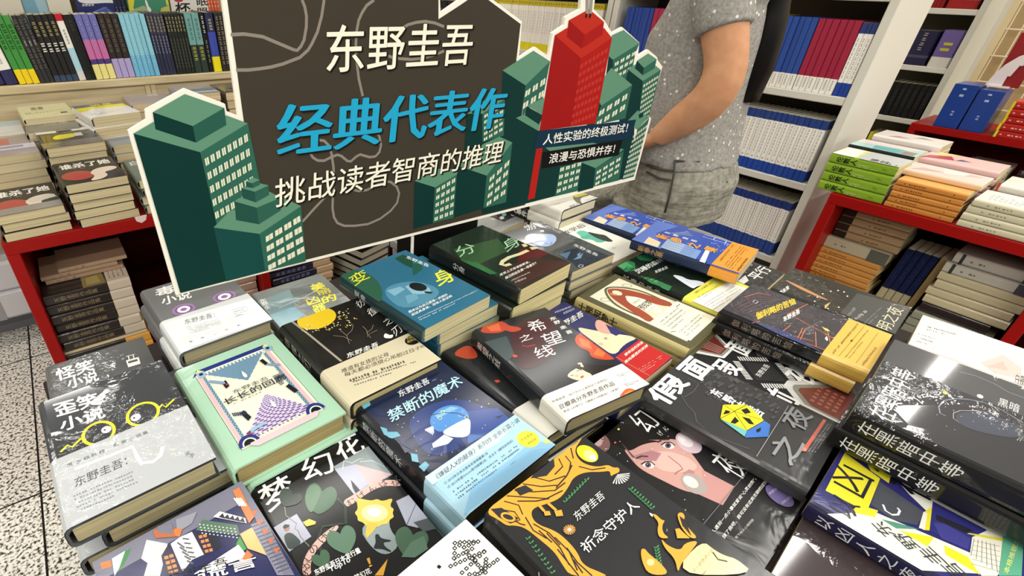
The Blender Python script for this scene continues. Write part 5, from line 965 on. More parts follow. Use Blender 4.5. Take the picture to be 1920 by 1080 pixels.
# ---------------------------------------------------------------- standing books
def standing(name, label, cat, w, d, h, base, bands=(), marks=(), round_=True, pages='#cfc8b0', seed=0, group=None):
    """upright book, spine toward local -y, origin at its lower left front corner"""
    mb = MB(); c = mat(base, 1); t = .0012; r = w*.16
    prof = [(0, d), (0, r), (r*.4, r*.25), (w*.5, 0), (w-r*.4, r*.25), (w, r), (w, d)]
    for i in range(len(prof)-1):
        (a, b), (e, f) = prof[i], prof[i+1]; mb.poly([(a, b, 0), (e, f, 0), (e, f, h), (a, b, h)], c)
    mb.poly([(a, b, h-.003) for a, b in prof], mat(pages, 0, 'page_edges')); mb.poly([(a, b, 0) for a, b in prof], c)
    def strip(z0, z1, m_, e, x0=0, x1=1):
        for i in range(1, len(prof)-2):
            (a, b), (q, f) = prof[i], prof[i+1]; mb.poly([(a, b-e, z0), (q, f-e, z0), (q, f-e, z1), (a, b-e, z1)], m_)
        mb.poly([(-e, r-e, z0), (-e, d*.9, z0), (-e, d*.9, z1), (-e, r-e, z1)], m_); mb.poly([(w+e, r-e, z0), (w+e, d*.9, z0), (w+e, d*.9, z1), (w+e, r-e, z1)], m_)
    for i, (f0, f1, hx) in enumerate(bands): strip(f0*h, f1*h, mat(hx, 1), .0003*(i+1))
    rnd = random.Random(seed)
    for (f0, f1, hx, n, wd) in marks:
        m_ = mat(hx, 1); q0, q1 = f0*h, f1*h; e = .0022
        for i in range(n):
            z1 = q1-(q1-q0)*i/n; z0 = z1-(q1-q0)/n*.72
            for k in range(2):
                x0 = w*(.5-wd/2)+rnd.random()*w*wd*.15; x1 = w*(.5+wd/2)-rnd.random()*w*wd*.15; a = z0+(z1-z0)*(k*.55); b = a+(z1-z0)*.28
                mb.poly([(x0, -.0012, a), (x1, -.0012, a), (x1, -.0012, b), (x0, -.0012, b)], m_)
    o = mb.build(name); return tag(o, label, cat, group)
def spine_run(desc, place, n, x0, x1, ax, fixed, z, d, h, base, bands=(), marks=(), lean=0, name='book', hj=.0, labels=None, same=None):
    """n alike upright books from x0 to x1 along axis ax ('x': spines to -y, 'y': spines to -x)"""
    step = (x1-x0)/n; rnd = random.Random(desc); first = None
    for i in range(n):
        a = x0+step*i
        lab = labels[i] if labels else (same or (f'{ORD[i]} {desc} from the left {place}' if n > 1 else f'{desc} {place}'))
        w = abs(step)*.965
        j = rnd.uniform(-1, 1)
        if ax == 'x': loc = (a, fixed+.004*j, z); rot = (0, math.radians(lean), 0)
        else: loc = (fixed+.004*j, a, z); rot = (0, math.radians(lean), -math.pi/2)
        if first is None:
            first = standing(name, lab, 'book', w, d, h, base, bands, marks, seed=n)
            first.location = loc; first.rotation_euler = rot; o = first
            tag(o, group=desc+' '+place)
        else: o = dup(first, loc, rot, lab)
        if hj: o.scale = (1, 1, 1+hj*j)
# --- row of novels on the tan bookcase (pixel ends of each run along the shelf edge)
LZ = 1.0558
def lx(px): return ony(px, 158-.05*px, LY+.02).x
pl = 'on the tan shelf'
for desc, n, a, b, base, bands, marks in (
    ('white spine with a navy foot', 2, -14, 36, '#e6e3da', [(0, .22, '#2c2a52')], [(.55, .8, '#2a2a2a', 4, .5), (.3, .5, '#8a8a86', 5, .2)]),
    ('green spine with a yellow foot', 3, 37, 76, '#3f8a3c', [(0, .22, '#e6c81e')], [(.5, .88, '#1c4a1e', 5, .55)]),
    ('dark grey patterned spine', 3, 77, 103, '#2e2d2e', [], [(.2, .95, '#5a5854', 9, .6), (.55, .64, '#cfcdc4', 2, .3)]),
    ('black spine with gold and white lettering', 4, 104, 149, '#201f1f', [(0, .1, '#33455e')], [(.68, .9, '#a89a5c', 4, .5), (.44, .6, '#dedcd2', 2, .7)]),
    ('white spine with a red top and pale blue foot', 1, 149.5, 163, '#e8e5dc', [(0, .5, '#a9cfdc'), (0, .14, '#d6cfc8'), (.9, 1, '#b8202c')], [(.55, .78, '#6a6a66', 5, .3)]),
    ('thick plain black spine', 1, 164, 181, '#191818', [], [(.75, .92, '#3a3836', 3, .3)]),
    ('violet spine with a pink middle', 3, 181.5, 219, '#6a6aa8', [(.32, .62, '#c26a9c'), (.2, .32, '#4a3a78'), (0, .24, '#e4d98a')], [(.4, .9, '#8f8fc4', 6, .25)]),
    ('dark brown spine with a lavender foot', 3, 219.5, 255, '#2d2523', [(0, .31, '#a99cc8')], [(.4, .92, '#6b5f4c', 7, .4)]),
    ('light blue spine', 5, 255.5, 301, '#86c2d2', [(.0, .35, '#6fb0d0')], [(.2, .9, '#a9d8dc', 8, .2)]),
    ('navy spine with grey lettering', 5, 302, 332, '#2c2d44', [(.68, 1, '#3a3a44')], [(.7, .95, '#a09c84', 5, .5), (.35, .65, '#9aa0bc', 6, .35)]),
    ('black-green spine with pale lettering', 6, 332.5, 366, '#20241f', [], [(.7, .95, '#b0a878', 4, .45), (.1, .6, '#6a6a5c', 9, .3)]),
    ('teal spine with a dark lower half', 2, 367, 393, '#6f9f9a', [(0, .48, '#2c3a34')], [(.55, .92, '#3f6a66', 5, .35), (.2, .45, '#b0a848', 4, .5)]),
    ('black spine with white lettering', 1, 393.5, 402, '#141414', [], [(.65, .95, '#d8d6cc', 4, .35), (.15, .55, '#8a8a84', 5, .3)]),
    ('blue spine with a yellow foot', 1, 402.5, 418, '#242a4a', [(.26, .68, '#3a4aa0'), (0, .26, '#e6d81e')], [(.7, .9, '#b0ac90', 4, .4)]),
    ('mottled dark spine', 3, 418.5, 440, '#2c2a26', [], [(.1, .95, '#8a8068', 10, .5)])):
    mid = (a+b)/2
    spine_run(desc, pl, n, lx(a), lx(b), 'x', LY+.012, LZ, .15, .219, base, bands, marks, lean=-(7.5-.016*mid), hj=.008)
spine_run('black and white spine seen through sign notch', 'on the tan shelf', 6, 1.78, 1.96, 'x', LY+.012, LZ, .15, .26, '#26262a', [(.2, .6, '#cfcdc4')], [(.3, .9, '#6a6a6a', 6, .5)])
# face-out books standing on the step behind that row
def faceout(label, px0, px1, yy, base, draw=None, h=.24, z=1.1706):
    x0 = ony(px0, 14, yy).x; x1 = ony(px1, 14, yy).x; w = x1-x0; mb = MB(); c = mat(base, 1)
    mb.box((0, 0, 0), (w, .022, h), c, bev=.001); mb.box((w-.0, .002, .003), (w+.0006, .02, h-.003), mat('#d8d0b8', 0, 'page_edges'))
    if draw:
        A = Art(mb, lambda u, v: ((lambda P_: (P_.x-x0, P_.z-z))(ony(u, v, yy))), lambda a, b, q: (a, -q, b), 1, (0, w, 0, h)); A.fr(0, 0); draw(A)
    o = mb.build('book', loc=(x0, yy, z), rotz=0); tag(o, label, 'book', 'face-out books above the spine row')
FY = 2.585
faceout('cream cover standing face out at the far left above the spines', -25, 43, FY, '#e9e2cf')
faceout('pale blue cover standing face out between two cream ones', 44, 90, FY+.01, '#7fb0c4', lambda A: A.P('#a9cdd8', [(250, -20), (420, -20), (460, 100), (300, 100)]))
faceout('second cream cover standing face out, right of the pale blue one', 91, 134, FY, '#ebe4d2')
def d_navy(A): A.P('#eef0f0', [(570, -30), (870, -30), (880, 25), (800, 20), (700, 28), (590, 22)]); A.T('#e6e8ee', '东野圭吾', (615, 48), (705, 44), (617, 27), .02); A.P('#4a62b0', [(680, 95), (780, 50), (860, 95)]); A.L('#a9b8e0', .001, [(690, 95), (800, 55), (830, 100)])
faceout('navy cover with a white top standing face out above the violet spines', 143, 216, FY, '#232c6a', d_navy)
spine_run('dark blue spine standing between two face-out covers', 'above the spine row', 3, ony(217, 14, FY).x, ony(238, 14, FY).x, 'x', FY, 1.17, .13, .24, '#1b2140', [], [(.1, .5, '#5a6aa0', 4, .4)], lean=-2)
def d_green(A): A.P('#e6d838', [(955, -20), (1010, -20), (1000, 60), (1040, 95), (975, 95)]); A.P('#a9b88a', [(1000, 70), (1080, 40), (1130, 95), (1000, 95)]); A.P('#f0f2ec', [(1085, 0), (1100, 0), (1115, 50), (1130, 60), (1140, 95), (1115, 95), (1095, 40)]); A.P('#dcd84a', [(1240, 0), (1275, 0), (1280, 40), (1250, 40)]); A.P('#c8c86a', [(1210, 60), (1275, 40), (1280, 95), (1200, 95)])
faceout('green cover with a white figure and yellow leaves standing face out', 240, 318, FY, '#3f8f6e', d_green)
def d_white(A): A.E('#b8303a', (1340, 0), 34, 16); A.T('#1c1c1c', '杯', (1320, 103), (1430, 100), (1312, 20), .03); A.E('#a8202c', (1440, 85), 7, 14); A.T('#1c1c1c', '眠', (1480, 45), (1560, 42), (1470, -20), .02); A.T('#1c1c1c', '照', (1480, 103), (1560, 100), (1475, 60), .02)
faceout('white cover with black and red brush lettering standing face out', 321, 391, FY, '#eae7de', d_white)
spine_run('orange spine standing beside the white face-out cover', 'above the spine row', 4, ony(392, 14, FY).x, ony(414, 14, FY).x, 'x', FY, 1.17, .13, .24, '#d8603a', [], [(.1, .6, '#e8b09c', 3, .4)], lean=-2)
# --- grey bookcase behind the person
R1, R2, R3 = 1.0548, .7078, .3608
SX = BX+.012
p1 = 'on upper shelf'
def yrun(desc, place, n, ya, yb, z, h, base, bands=(), marks=(), lean=0, **k): spine_run(desc, place, n, ya, yb, 'y', SX, z, .17, h, base, bands, marks, lean, **k)
tick = lambda c='#8a8578', a=.05, b=.2: (a, b, c, 5, .28)
yrun('blue spine with a white foot, left of person', p1, 7, 1.785, 1.637, R1, .26, '#2a4690', [(0, .22, '#f0ede2')], [tick()])
yrun('crimson spine with a white foot, left of person', p1, 10, 1.634, 1.36, R1, .26, '#a02c48', [(0, .22, '#f0ede2')], [tick()])
yrun('thin yellow spine just right of the person', p1, 1, 1.09, 1.066, R1, .262, '#d8cc20')
yrun('blue spine with a white foot, right of person', p1, 6, 1.063, .93, R1, .26, '#2c4c96', [(0, .22, '#f0ede2')], [tick()])
yrun('crimson spine with a white foot, right of person', p1, 6, .928, .786, R1, .258, '#9c2440', [(0, .22, '#f0ede2')], [tick()])
WB = dict(base='#dedbd0')
yrun('white spine with blue ends at the right end', p1, 3, .784, .737, R1, .253, '#f2efe6', [(0, .19, '#24449a'), (.86, 1, '#2a3c74')], [(.24, .8, '#9a968a', 9, .3)])
yrun('white spine with blue ends', 'on the middle shelf behind the person', 28, 1.36, .752, R2, .253, '#f2efe6', [(0, .185, '#24489c'), (.86, 1, '#27407e')], [(.3, .84, '#98948a', 10, .3), (.21, .25, '#8a867c', 1, .4)])
yrun('white spine with blue ends', 'on the lower shelf behind the person', 31, 1.36, .752, R3, .253, '#f2efe6', [(0, .24, '#22428e'), (.86, 1, '#24387a')], [(.32, .84, '#98948a', 10, .3), (.26, .3, '#8a867c', 1, .4)])
yrun('white spine with yellow ends', 'on the shelf above the sign', 42, 2.80, 1.925, R1, .265, '#f2efe6', [(0, .16, '#e4d81e'), (.9, 1, '#c9b820')], [(.35, .8, '#b0aca0', 8, .3), (.93, .97, '#4a4520', 1, .5)])
# far bookcase in the gap
def far(desc, n, ya, yb, z, h, base, bands=(), marks=(), d=.2): spine_run(desc, 'in the far bookcase at upper right', n, ya, yb, 'y', 4.515, z, d, h, base, bands, marks)
far('dark red spine', 4, 1.10, 1.035, 1.3338, .22, '#8a1f22')
far('wide dark red cover', 1, 1.03, .885, 1.3338, .22, '#9c2626', [(.3, .34, '#c98a84'), (.2, .23, '#b06a64')])
far('dark violet cover with pale lettering', 1, 1.10, .985, 1.0258, .19, '#2a2742', [(.22, .3, '#4a475e')], [(.4, .95, '#9a968a', 4, .18)])
far('violet cover with a yellow patch and white foot', 1, .975, .875, 1.0258, .2, '#6b5a94', [(0, .28, '#d0cdc2'), (.3, .75, '#b0605e'), (.34, .74, '#b0a83a')] if False else [(0, .28, '#d0cdc2')], [(.34, .72, '#b8b03c', 1, .5)])
far('black spine', 7, 1.10, .88, .7238, .2, '#1c1c1b', [], [(.3, .8, '#3a3a38', 5, .4)])
far('yellow spine', 4, 1.08, 1.0, .4108, .2, '#d8c828')
far('white spine', 5, .998, .885, .4108, .19, '#d0cdc2')

# ---------------------------------------------------------------- piles on the left red table
def pile(name, label, x, y, zr, th, t=.024, w=.148, l=.21, n=None, **k):
    k.setdefault('pages', '#d6c7a0'); k['hard'] = False
    top = H+zr
    if n is None: n, t = stackfit(top, t)
    return book(name, label, x, y, top, th, w, l, t, nbelow=n, **k)
def a_s1(A): A.page(); A.E('#a8403a', (.3, .68), .26, .2, 10); A.P('#d8c8b4', [(.48, .66), (.6, .5), (.85, .46), (.98, .56), (.9, .66), (.7, .7), (.75, .85), (.6, .98), (.4, .98), (.55, .8)]); A.T('#e6e2da', '谁杀了她', (.1, .34), (.92, .34), (.1, .12), .025); A.FP('#8a8680', (.3, .37), (.7, .37), (.3, .42), 1, .6, 2, 8)
def a_s2(A): a_s1(A); A.page(); A.P('#c9c2b4', [(.5, .6), (.9, .5), (.98, .64), (.6, .72)]); A.R('#8a857c', 0, .78, 1, 1)
lt = 'on the left red table'
pile(HB, 'black hardcover with red and pale faces, front pile nearest the sign at left', .047, 1.672, -.476, 3.6, .025, .155, .22, hard=True, gl=1, cover='#1c1a1a', art=a_s1, nm='faces hardcover nearest the sign')
pile(HB, 'black hardcover with red and pale faces, front pile at the left edge of the photo', -.122, 1.672, -.528, 4, .025, .155, .22, hard=True, gl=1, cover='#1c1a1a', art=a_s2, nm='faces hardcover at the left edge')
pile(HB, 'grey-green hardcover in the front pile beside the sign '+lt, .226, 1.68, -.497, 1, .025, .155, .22, hard=True, gl=1, cover='#5f6d64', nm='grey-green hardcover', art=lambda A: (A.page(), A.T('#d0d4cc', '白夜', (.1, .3), (.5, .3), (.1, .1), .02), A.E('#8fa89c', (.6, .6), .25, .2)))
pile(HB, 'black hardcover with a yellow blot, second row '+lt, .031, 1.905, -.434, 3.4, .026, .158, .22, hard=True, gl=2, cover='#2c2a2a', nm='yellow-blot hardcover', art=lambda A: (A.page(), A.R('#e2dfd6', 0, 0, .35, .16), A.R('#e2dfd6', .62, 0, 1, .16), A.P('#d8cf2c', [(.2, .5), (.32, .3), (.5, .32), (.62, .3), (.64, .5), (.5, .56), (.3, .6)]), A.R('#cfcac0', .62, .3, .75, .5), A.R('#6a625e', 0, .7, 1, 1)))
pile(HB, 'pink and grey glossy hardcover, second row at the left edge '+lt, -.14, 1.95, -.452, 4, .026, .155, .222, hard=True, gl=2, cover='#9a8f8e', nm='pink-grey hardcover', art=lambda A: (A.page(), A.R('#b8605a', 0, .05, .6, .4), A.R('#cfcbd4', 0, .45, 1, .7), A.R('#8a8fae', .3, .5, .8, .62)))
pile(HB, 'blue-grey film-wrapped hardcover half behind the sign building', .204, 1.96, -.463, 2.8, .026, .155, .22, hard=True, gl=2, cover='#7f8a92', nm='blue-grey hardcover', art=lambda A: (A.page(), A.T('#dfe4e6', '新参者', (.1, .4), (.9, .4), (.1, .1), .02), A.R('#5f6d80', 0, .5, 1, .7)))
pile(HB, 'plain grey hardcover behind the yellow-blot one', -.002, 2.105, -.432, -1, .028, .15, .205, hard=True, gl=2, cover='#77766f', nm='plain grey hardcover', art=lambda A: (A.page(), A.T('#c9c8c2', '十字屋', (.3, .5), (.8, .5), (.3, .3), .01)))
pile(HB, 'white and pale blue hardcover in the back row at the left edge', -.165, 2.19, -.449, 2.7, .026, .155, .22, hard=True, gl=2, cover='#d2d4d4', nm='white-blue hardcover', art=lambda A: (A.page(), A.R('#a9c2cc', .3, .0, 1, .35), A.R('#c2605a', .0, .2, .4, .3)))
pile(HB, 'cream hardcover laid over the plain grey one', -.008, 2.22, -.409, 4, .0225, .151, .213, n=0, hard=True, gl=1, cover='#d6d2a6', nm='cream hardcover', art=lambda A: (A.page(), A.T('#6d6a52', '恶意', (.25, .4), (.5, .4), (.25, .15), .01), A.FP('#8a8768', (.1, .55), (.9, .55), (.1, .7), 2, .5, 3, 12), A.P('#4a4838', [(.75, .75), (.88, .75), (.88, .85), (.75, .85)])))
pile(HB, 'thick white hardcover with a yellow stripe in the back row '+lt, .162, 2.055, -.391, 9.5, .036, .152, .214, hard=True, gl=1, cover='#e6e4dc', nm='yellow-striped hardcover', base=TT, art=lambda A: (A.page(), A.R('#5f656c', 0, 0, 1, .22), A.R('#e4d81e', 0, .22, 1, .5), A.P('#e6e4dc', [(.1, .55), (.3, .38), (.9, .42), (1, .6), (0, .62)]), A.T('#d8d02c', '流星', (.35, .2), (.8, .2), (.35, .05), .02), A.FP('#8a8880', (.1, .7), (.8, .7), (.1, .85), 2, .4, 3, 10)))
pile(HB, 'mauve hardcover in the back row, right of the yellow-striped one', .33, 2.24, -.402, -.7, .03, .154, .2, hard=True, gl=1, cover='#a49a96', nm='mauve hardcover', art=lambda A: (A.page(), A.T('#d8d4cc', '虚像', (.55, .3), (.8, .3), (.55, .1), .01)))
pile(HB, 'silver film-wrapped hardcover at the back, just left of the sign panel', .49, 2.19, -.374, -1.6, .03, .15, .205, hard=True, gl=2, cover='#8e9094', nm='silver hardcover', art=lambda A: (A.page(), A.R('#c9d4da', 0, .75, 1, .92)))
pile(HB, 'dark film-wrapped hardcover at the back, partly behind the sign panel', .655, 2.2, -.38, 0, .03, .15, .205, hard=True, gl=2, cover='#4a423e', nm='dark wrapped hardcover')
# ------------------------------------------------ inside the left red table (spines to the front: head at left)
def cub(name, label, xl, xr, yf, top, t, w=.15, **k):
    return book(name, label, (xl+xr)/2, yf+w/2, top, 90, w, xr-xl, t, **k)
lc = 'inside the left red table'
cub(PB, 'dark brown paperback with a pale band, top of its pile '+lc, -.165, .062, 1.59, .606, .033, gl=1, cover='#2a211e', obi=('#c9bba8', .27), nm='dark pale-banded pile '+lc, nbelow=5, jit=.004, spineart=vtext('#8a7a5a', '东野圭吾作品集', .5, .1, .6), art=lambda A: (A.page(), A.P('#8a7a4a', [(.0, .45), (.5, .45), (.6, .7), (.0, .72)]), A.P('#a89a5c', [(.1, .5), (.4, .5), (.45, .64), (.1, .66)])), obiart=lambda A: (A.page(), A.FP('#6a5f50', (.15, .75), (.8, .75), (.15, .97), 4, .4, 2, 10)))
for i, (a, b) in enumerate(((-.150, .058), (-.158, .045), (-.11, .075))): cub(PB, f'thin tan booklet on the dark pile {lc}, {("lowest", "middle", "topmost")[i]} of three', a, b, 1.66, .606+.0145*(i+1), .0138, cover='#b89c80', spineart=vtext('#6a5540', '十三角', .6, .1, .4))
cub(PB, 'thin cream paperback under the dark pale-banded pile '+lc, -.17, .065, 1.588, .6055-.033*6, .0095, cover='#c9b48e')
cub(PB, 'dark paperback with an orange band, low in the pile '+lc, -.17, .07, 1.586, .3975, .0325, cover='#1f1a18', obi=('#d89a3c', .3), nm='orange-banded pile '+lc, nbelow=2)
cub(PB, 'tan paperback pile just left of the red divider '+lc, .30, .45, 1.60, .50, .033, cover='#b0907c', nm='tan pile left of the divider', nbelow=5)
cub(PB, 'dark violet paperback with a tan foot, top of its pile right of the red divider', .505, .752, 1.60, .508, .0297, cover='#1f1b34', obi=('#d2b088', .29), nm='violet tan-footed pile', nbelow=6, spineart=vtext('#8a86b0', '东野圭吾推理', .5, .1, .6))
book(HB, 'large black book with white page edges, top of its pile behind the teal paperback', .90, 1.68, .50, 196, .17, .25, .033, '#161516', hard=True, gl=1, nm='large black pile', nbelow=5, pages='#d8d0bc')
book(HB, 'black film-wrapped book lying on the large black pile under the sign', .98, 1.70, .532, 100, .15, .2, .031, '#23242c', gl=2, nm='black wrapped book', obi=('#c9a8a0', .25))
# ------------------------------------------------ piles on the right red table (spines to the front)
def rt(label, xf, ya, yb, top, t, w=.14, name=PB, **k): return book(name, label, xf+w/2, (ya+yb)/2, top, 0, w, abs(ya-yb), t, **k)
rr = 'on the right red table'
rt('green paperback with a pale yellow and silver cover, top of the green pile', 2.2, .600, .413, .9275, .0318, cover='#dfe07a', spine='#84a82c', gl=1, nm='green pile '+rr, nbelow=3, jit=.002, art=lambda A: (A.page(), A.P('#c2c6c4', [(0, .42), (.25, .36), (1, .38), (1, 1), (0, 1)]), A.P('#e6e6d8', [(0, 0), (1, 0), (1, .3), (0, .36)]), A.T('#2a2a28', '目录', (.3, .8), (.3, .55), (.08, .8), .03), A.FP('#2c2c2a', (.04, .95), (.04, .6), (.18, .95), 1, .8, 2, 8)), spineart=both(vtext('#1f2a10', '伦敦人', .6, .1, .42, .03), lambda A: (A.page(), A.FP('#c9d8a0', (.1, .45), (.1, .75), (.5, .45), 2, .5, 3, 10), A.FP('#5f7a20', (.3, .8), (.3, .95), (.6, .8), 1, .6, 3, 6))))
rt('teal and white paperback with a black spine, behind the green pile', 2.37, .61, .42, .932, .022, cover='#a9cfc8', spine='#1d1f20', gl=1, nm='black-spined pile '+rr, nbelow=5, art=lambda A: (A.page(), A.P('#5fb0ac', [(.1, .35), (.6, .3), (.7, .75), (.1, .75)]), A.P('#dcd0cc', [(.5, 0), (1, 0), (1, 1), (.6, .8)]), A.P('#8a8078', [(.1, .76), (.5, .76), (.5, .95), (.1, .95)])))
rt('white paperback with faint flowers at the back '+rr, 2.56, .60, .40, .945, .024, cover='#ddd4ce', gl=1, nm='faint-flower pile', nbelow=5, art=lambda A: (A.page(), A.P('#b88a94', [(.1, .2), (.4, .3), (.3, .5)]), A.P('#8a9a8a', [(.5, .5), (.8, .6), (.6, .8)])))
rt('orange paperback, top of the orange pile '+rr, 2.2, .402, .230, .8925, .0185, .13, cover='#e0a85c', spine='#c9853c', nm='orange pile '+rr, nbelow=4, jit=.002, spineart=lambda A: (A.page(), A.FP('#7a4a1c', (.3, .12), (.3, .7), (.7, .12), 1, .7, 2, 16), A.FP('#6a3c14', (.3, .82), (.3, .9), (.7, .82), 1, .7, 3, 3)))
rt('pale pink paperback resting on the orange pile', 2.27, .425, .222, .9105, .0178, .14, cover='#e2d0c8', spine='#d9b894', gl=1, art=lambda A: (A.page(), A.P('#cfa8a4', [(.2, .1), (.6, .2), (.5, .5)]), A.P('#e9e4d8', [(.4, .5), (.9, .4), (.8, .9)]), A.P('#d8b0a8', [(.6, .7), (.9, .75), (.8, .95)])))
rt('pink paperback with a crimson patch, behind the orange pile', 2.44, .42, .22, .925, .025, cover='#e0b8b4', gl=1, nm='pink pile '+rr, nbelow=4, art=lambda A: (A.page(), A.P('#a8304a', [(0, 0), (.4, .05), (.7, .3), (.3, .4)]), A.P('#e6d48a', [(.5, .1), (1, .1), (1, .4)]), A.P('#3a4a7a', [(.3, .4), (.55, .45), (.45, .6)])))
rt('white paperback, top of the cream-spined pile at the right edge '+rr, 2.2, .215, .0, .887, .0217, .15, cover='#e4e2d8', spine='#c9c2a4', gl=1, nm='cream-spined pile '+rr, nbelow=3, jit=.008, spineart=lambda A: (A.page(), A.FP('#8a8468', (.35, .15), (.35, .6), (.65, .15), 1, .7, 2, 12)), art=lambda A: (A.page(), A.FP('#a5a49c', (.2, .1), (.2, .8), (.7, .1), 3, .4, 3, 14)))
rt('white paperback behind the cream-spined pile', 2.40, .20, .0, .90, .025, .15, cover='#dedad0', gl=1, nm='white pile at the right edge', nbelow=3)
rt('white paperback with a black spine behind the white pile at the right edge', 2.62, .19, .0, .93, .026, .15, cover='#cfcac0', spine='#17171a', gl=1, nm='black and white pile', nbelow=4)
# ------------------------------------------------ inside the right red table
ri = 'inside the right red table'
rt('tan paperback with a dark head, top of the tan pile '+ri, 2.30, .515, .32, .735, .0275, cover='#a98c68', nm='tan pile '+ri, nbelow=3, jit=.004, spineart=lambda A: (A.page(), A.R('#2a2018', .05, 0, .95, .2), A.FP('#5a4630', (.35, .45), (.35, .9), (.65, .45), 1, .7, 2, 12)))
rt('grey and cream spine lying under the tan pile '+ri, 2.28, .53, .33, .625, .045, cover='#b0a68c', spineart=lambda A: (A.page(), A.R('#5a5850', 0, .72, 1, 1), A.FP('#6a6250', (.4, .2), (.4, .6), (.6, .2), 1, .7, 2, 8)))
rt('orange paperback, top of the orange pile '+ri, 2.275, .53, .34, .58, .02, cover='#d8a458', spine='#bd8440', nm='orange pile '+ri, nbelow=13, jit=.006, spineart=lambda A: (A.page(), A.FP('#7a4a1c', (.3, .12), (.3, .8), (.7, .12), 1, .7, 2, 16)))
spine_run('dark blue spine with a pale foot', 'inside the right red table', 4, .312, .226, 'y', 2.30, .46, .15, .2, '#141c3c', [(0, .22, '#a89c7c')], [(.4, .9, '#25305a', 5, .3)], lean=3)
spine_run('tan spine', 'standing beside the dark blue ones inside the right red table', 1, .224, .205, 'y', 2.295, .46, .15, .205, '#8a744c', lean=3)
rt('dark grey book under the standing dark blue spines', 2.29, .32, .19, .46, .032, .16, cover='#25252a', nm='dark grey pile '+ri, nbelow=4)
rt('pale grey rolled spine with dark end rings, topmost of two '+ri, 2.28, .187, -.01, .70, .036, cover='#b9b4a8', spineart=lambda A: (A.page(), A.R('#3a3836', 0, .08, 1, .12), A.R('#4a4a52', 0, .82, 1, 1), A.FP('#6a665c', (.35, .2), (.35, .6), (.65, .2), 1, .7, 2, 8)))
rt('pale grey rolled spine with dark end rings, lower of two '+ri, 2.27, .195, -.01, .664, .034, cover='#b9b4a8', spineart=lambda A: (A.page(), A.R('#3a3836', 0, .08, 1, .12), A.R('#4a4a52', 0, .82, 1, 1), A.FP('#6a665c', (.35, .2), (.35, .6), (.65, .2), 1, .7, 2, 8)))
rt('cream book, top of the cream pile under the rolled spines '+ri, 2.27, .195, -.01, .63, .029, cover='#bdb290', nm='cream pile '+ri, nbelow=3, jit=.006)
rt('dark brown book under the cream pile '+ri, 2.265, .19, .02, .514, .034, cover='#2c2220')
rt('grey-green book at the bottom of the cream pile '+ri, 2.26, .195, -.0, .48, .03, cover='#8f8e7c', nm='grey-green pile '+ri, nbelow=5)
# ------------------------------------------------ far red table
def boxy(name, label, cat, a, b, hx, art=None, gl=1):
    mb = MB(); mb.box((0, 0, 0), (b[0]-a[0], b[1]-a[1], b[2]-a[2]), mat(hx, gl), bev=.002)
    if art:
        A = Art(mb, None, lambda u, v, h: (-h, -u+(b[1]-a[1])/2, v+(b[2]-a[2])/2), gl); A.size = (b[1]-a[1], b[2]-a[2]); A.page(); art(A)
    return tag(mb.build(name, loc=a), label, cat)
ba = lambda A: (A.FP('#a9b8d8', (.35, .08), (.35, .5), (.65, .08), 1, .7, 2, 6), A.FP('#8aa0cc', (.4, .6), (.4, .85), (.6, .6), 1, .7, 3, 4))
boxy('book_box', 'blue boxed set standing on the far red table, left one of the pair', 'boxed book', (3.91, .60, TT), (4.08, .695, TT+.213), '#1f3f8c', ba)
boxy('book_box', 'blue boxed set standing on the far red table, beside the red books', 'boxed book', (3.91, .50, TT), (4.08, .594, TT+.2), '#1f3f8c', ba)
rt('red book with yellow edges, top of the red pile on the far table', 3.9, .455, .27, .968, .034, .15, cover='#c83a2c', spine='#b0221c', gl=1, nm='red pile on the far table', nbelow=4, jit=.004, pages='#d8c030', spineart=lambda A: (A.page(), A.FP('#e0b8b0', (.35, .1), (.35, .85), (.65, .1), 1, .7, 2, 10), A.R('#d8c82c', 0, 0, 1, .05)))
rt('red book at the right edge on the far table', 3.88, .25, .05, .92, .03, .15, cover='#b02c26', gl=1, nm='second red pile on the far table', nbelow=3)
for i, (ya, c, lab) in enumerate(((.66, '#4a1c1c', 'dark red pile inside the far table'), (.49, '#b0a898', 'grey-white pile inside the far table'), (.30, '#3a1a1c', 'maroon pile inside the far table'))): rt('book topping the '+lab, 3.96, ya, ya-.16, .66, .03, cover=c, nm=lab, nbelow=5)
# red and white folded leaflet, wire rack
mb = MB(); pts = [(0, 0), (.01, .05), (.03, .1), (.06, .14), (.10, .165)]
for i in range(4):
    (a, b), (c_, d_) = pts[i], pts[i+1]; mb.poly([(-.01, -a, b), (-.01, -a-.06, b), (-.01, -c_-.05, d_), (-.01, -c_, d_)], mat('#e6dcd8', 1)); mb.poly([(-.006, -a, b), (-.006, -a-.06, b), (-.006, -c_-.05, d_), (-.006, -c_, d_)], mat('#e6dcd8', 1))
mb.box((0, -.12, 0), (.004, -.02, .24), mat('#8f1f22', 1)); mb.box((-.02, -.09, -.004), (.06, -.01, .004), mat('#e6dcd8', 1))
o = mb.build('leaflet', loc=(4.0, .60, TT+.213)); tag(o, 'red and white folded leaflet standing on the blue boxed set at upper right', 'leaflet')
t = thing('wire_rack', 'beige wire display rack at the upper right corner', 'rack', (4.36, .1, 0))
for (n, a, b) in (('upright', (0, .60, 0), (.03, .63, 2.1)), ('upright', (0, -.5, 0), (.03, -.47, 2.1)), ('rail', (0, -.5, 2.07), (.03, .63, 2.1)), ('rail', (0, -.5, .5), (.03, .63, .53))):
    q = MB(); q.box(a, b, mat('#d8c69c', 0, 'metal_paint')); q.build(n, t)
q = MB(); q.box((.05, -.5, .5), (.06, .63, 2.08), mat('#c2ab7e', 0, 'metal_paint')); q.build('back_panel', t)
q = MB()
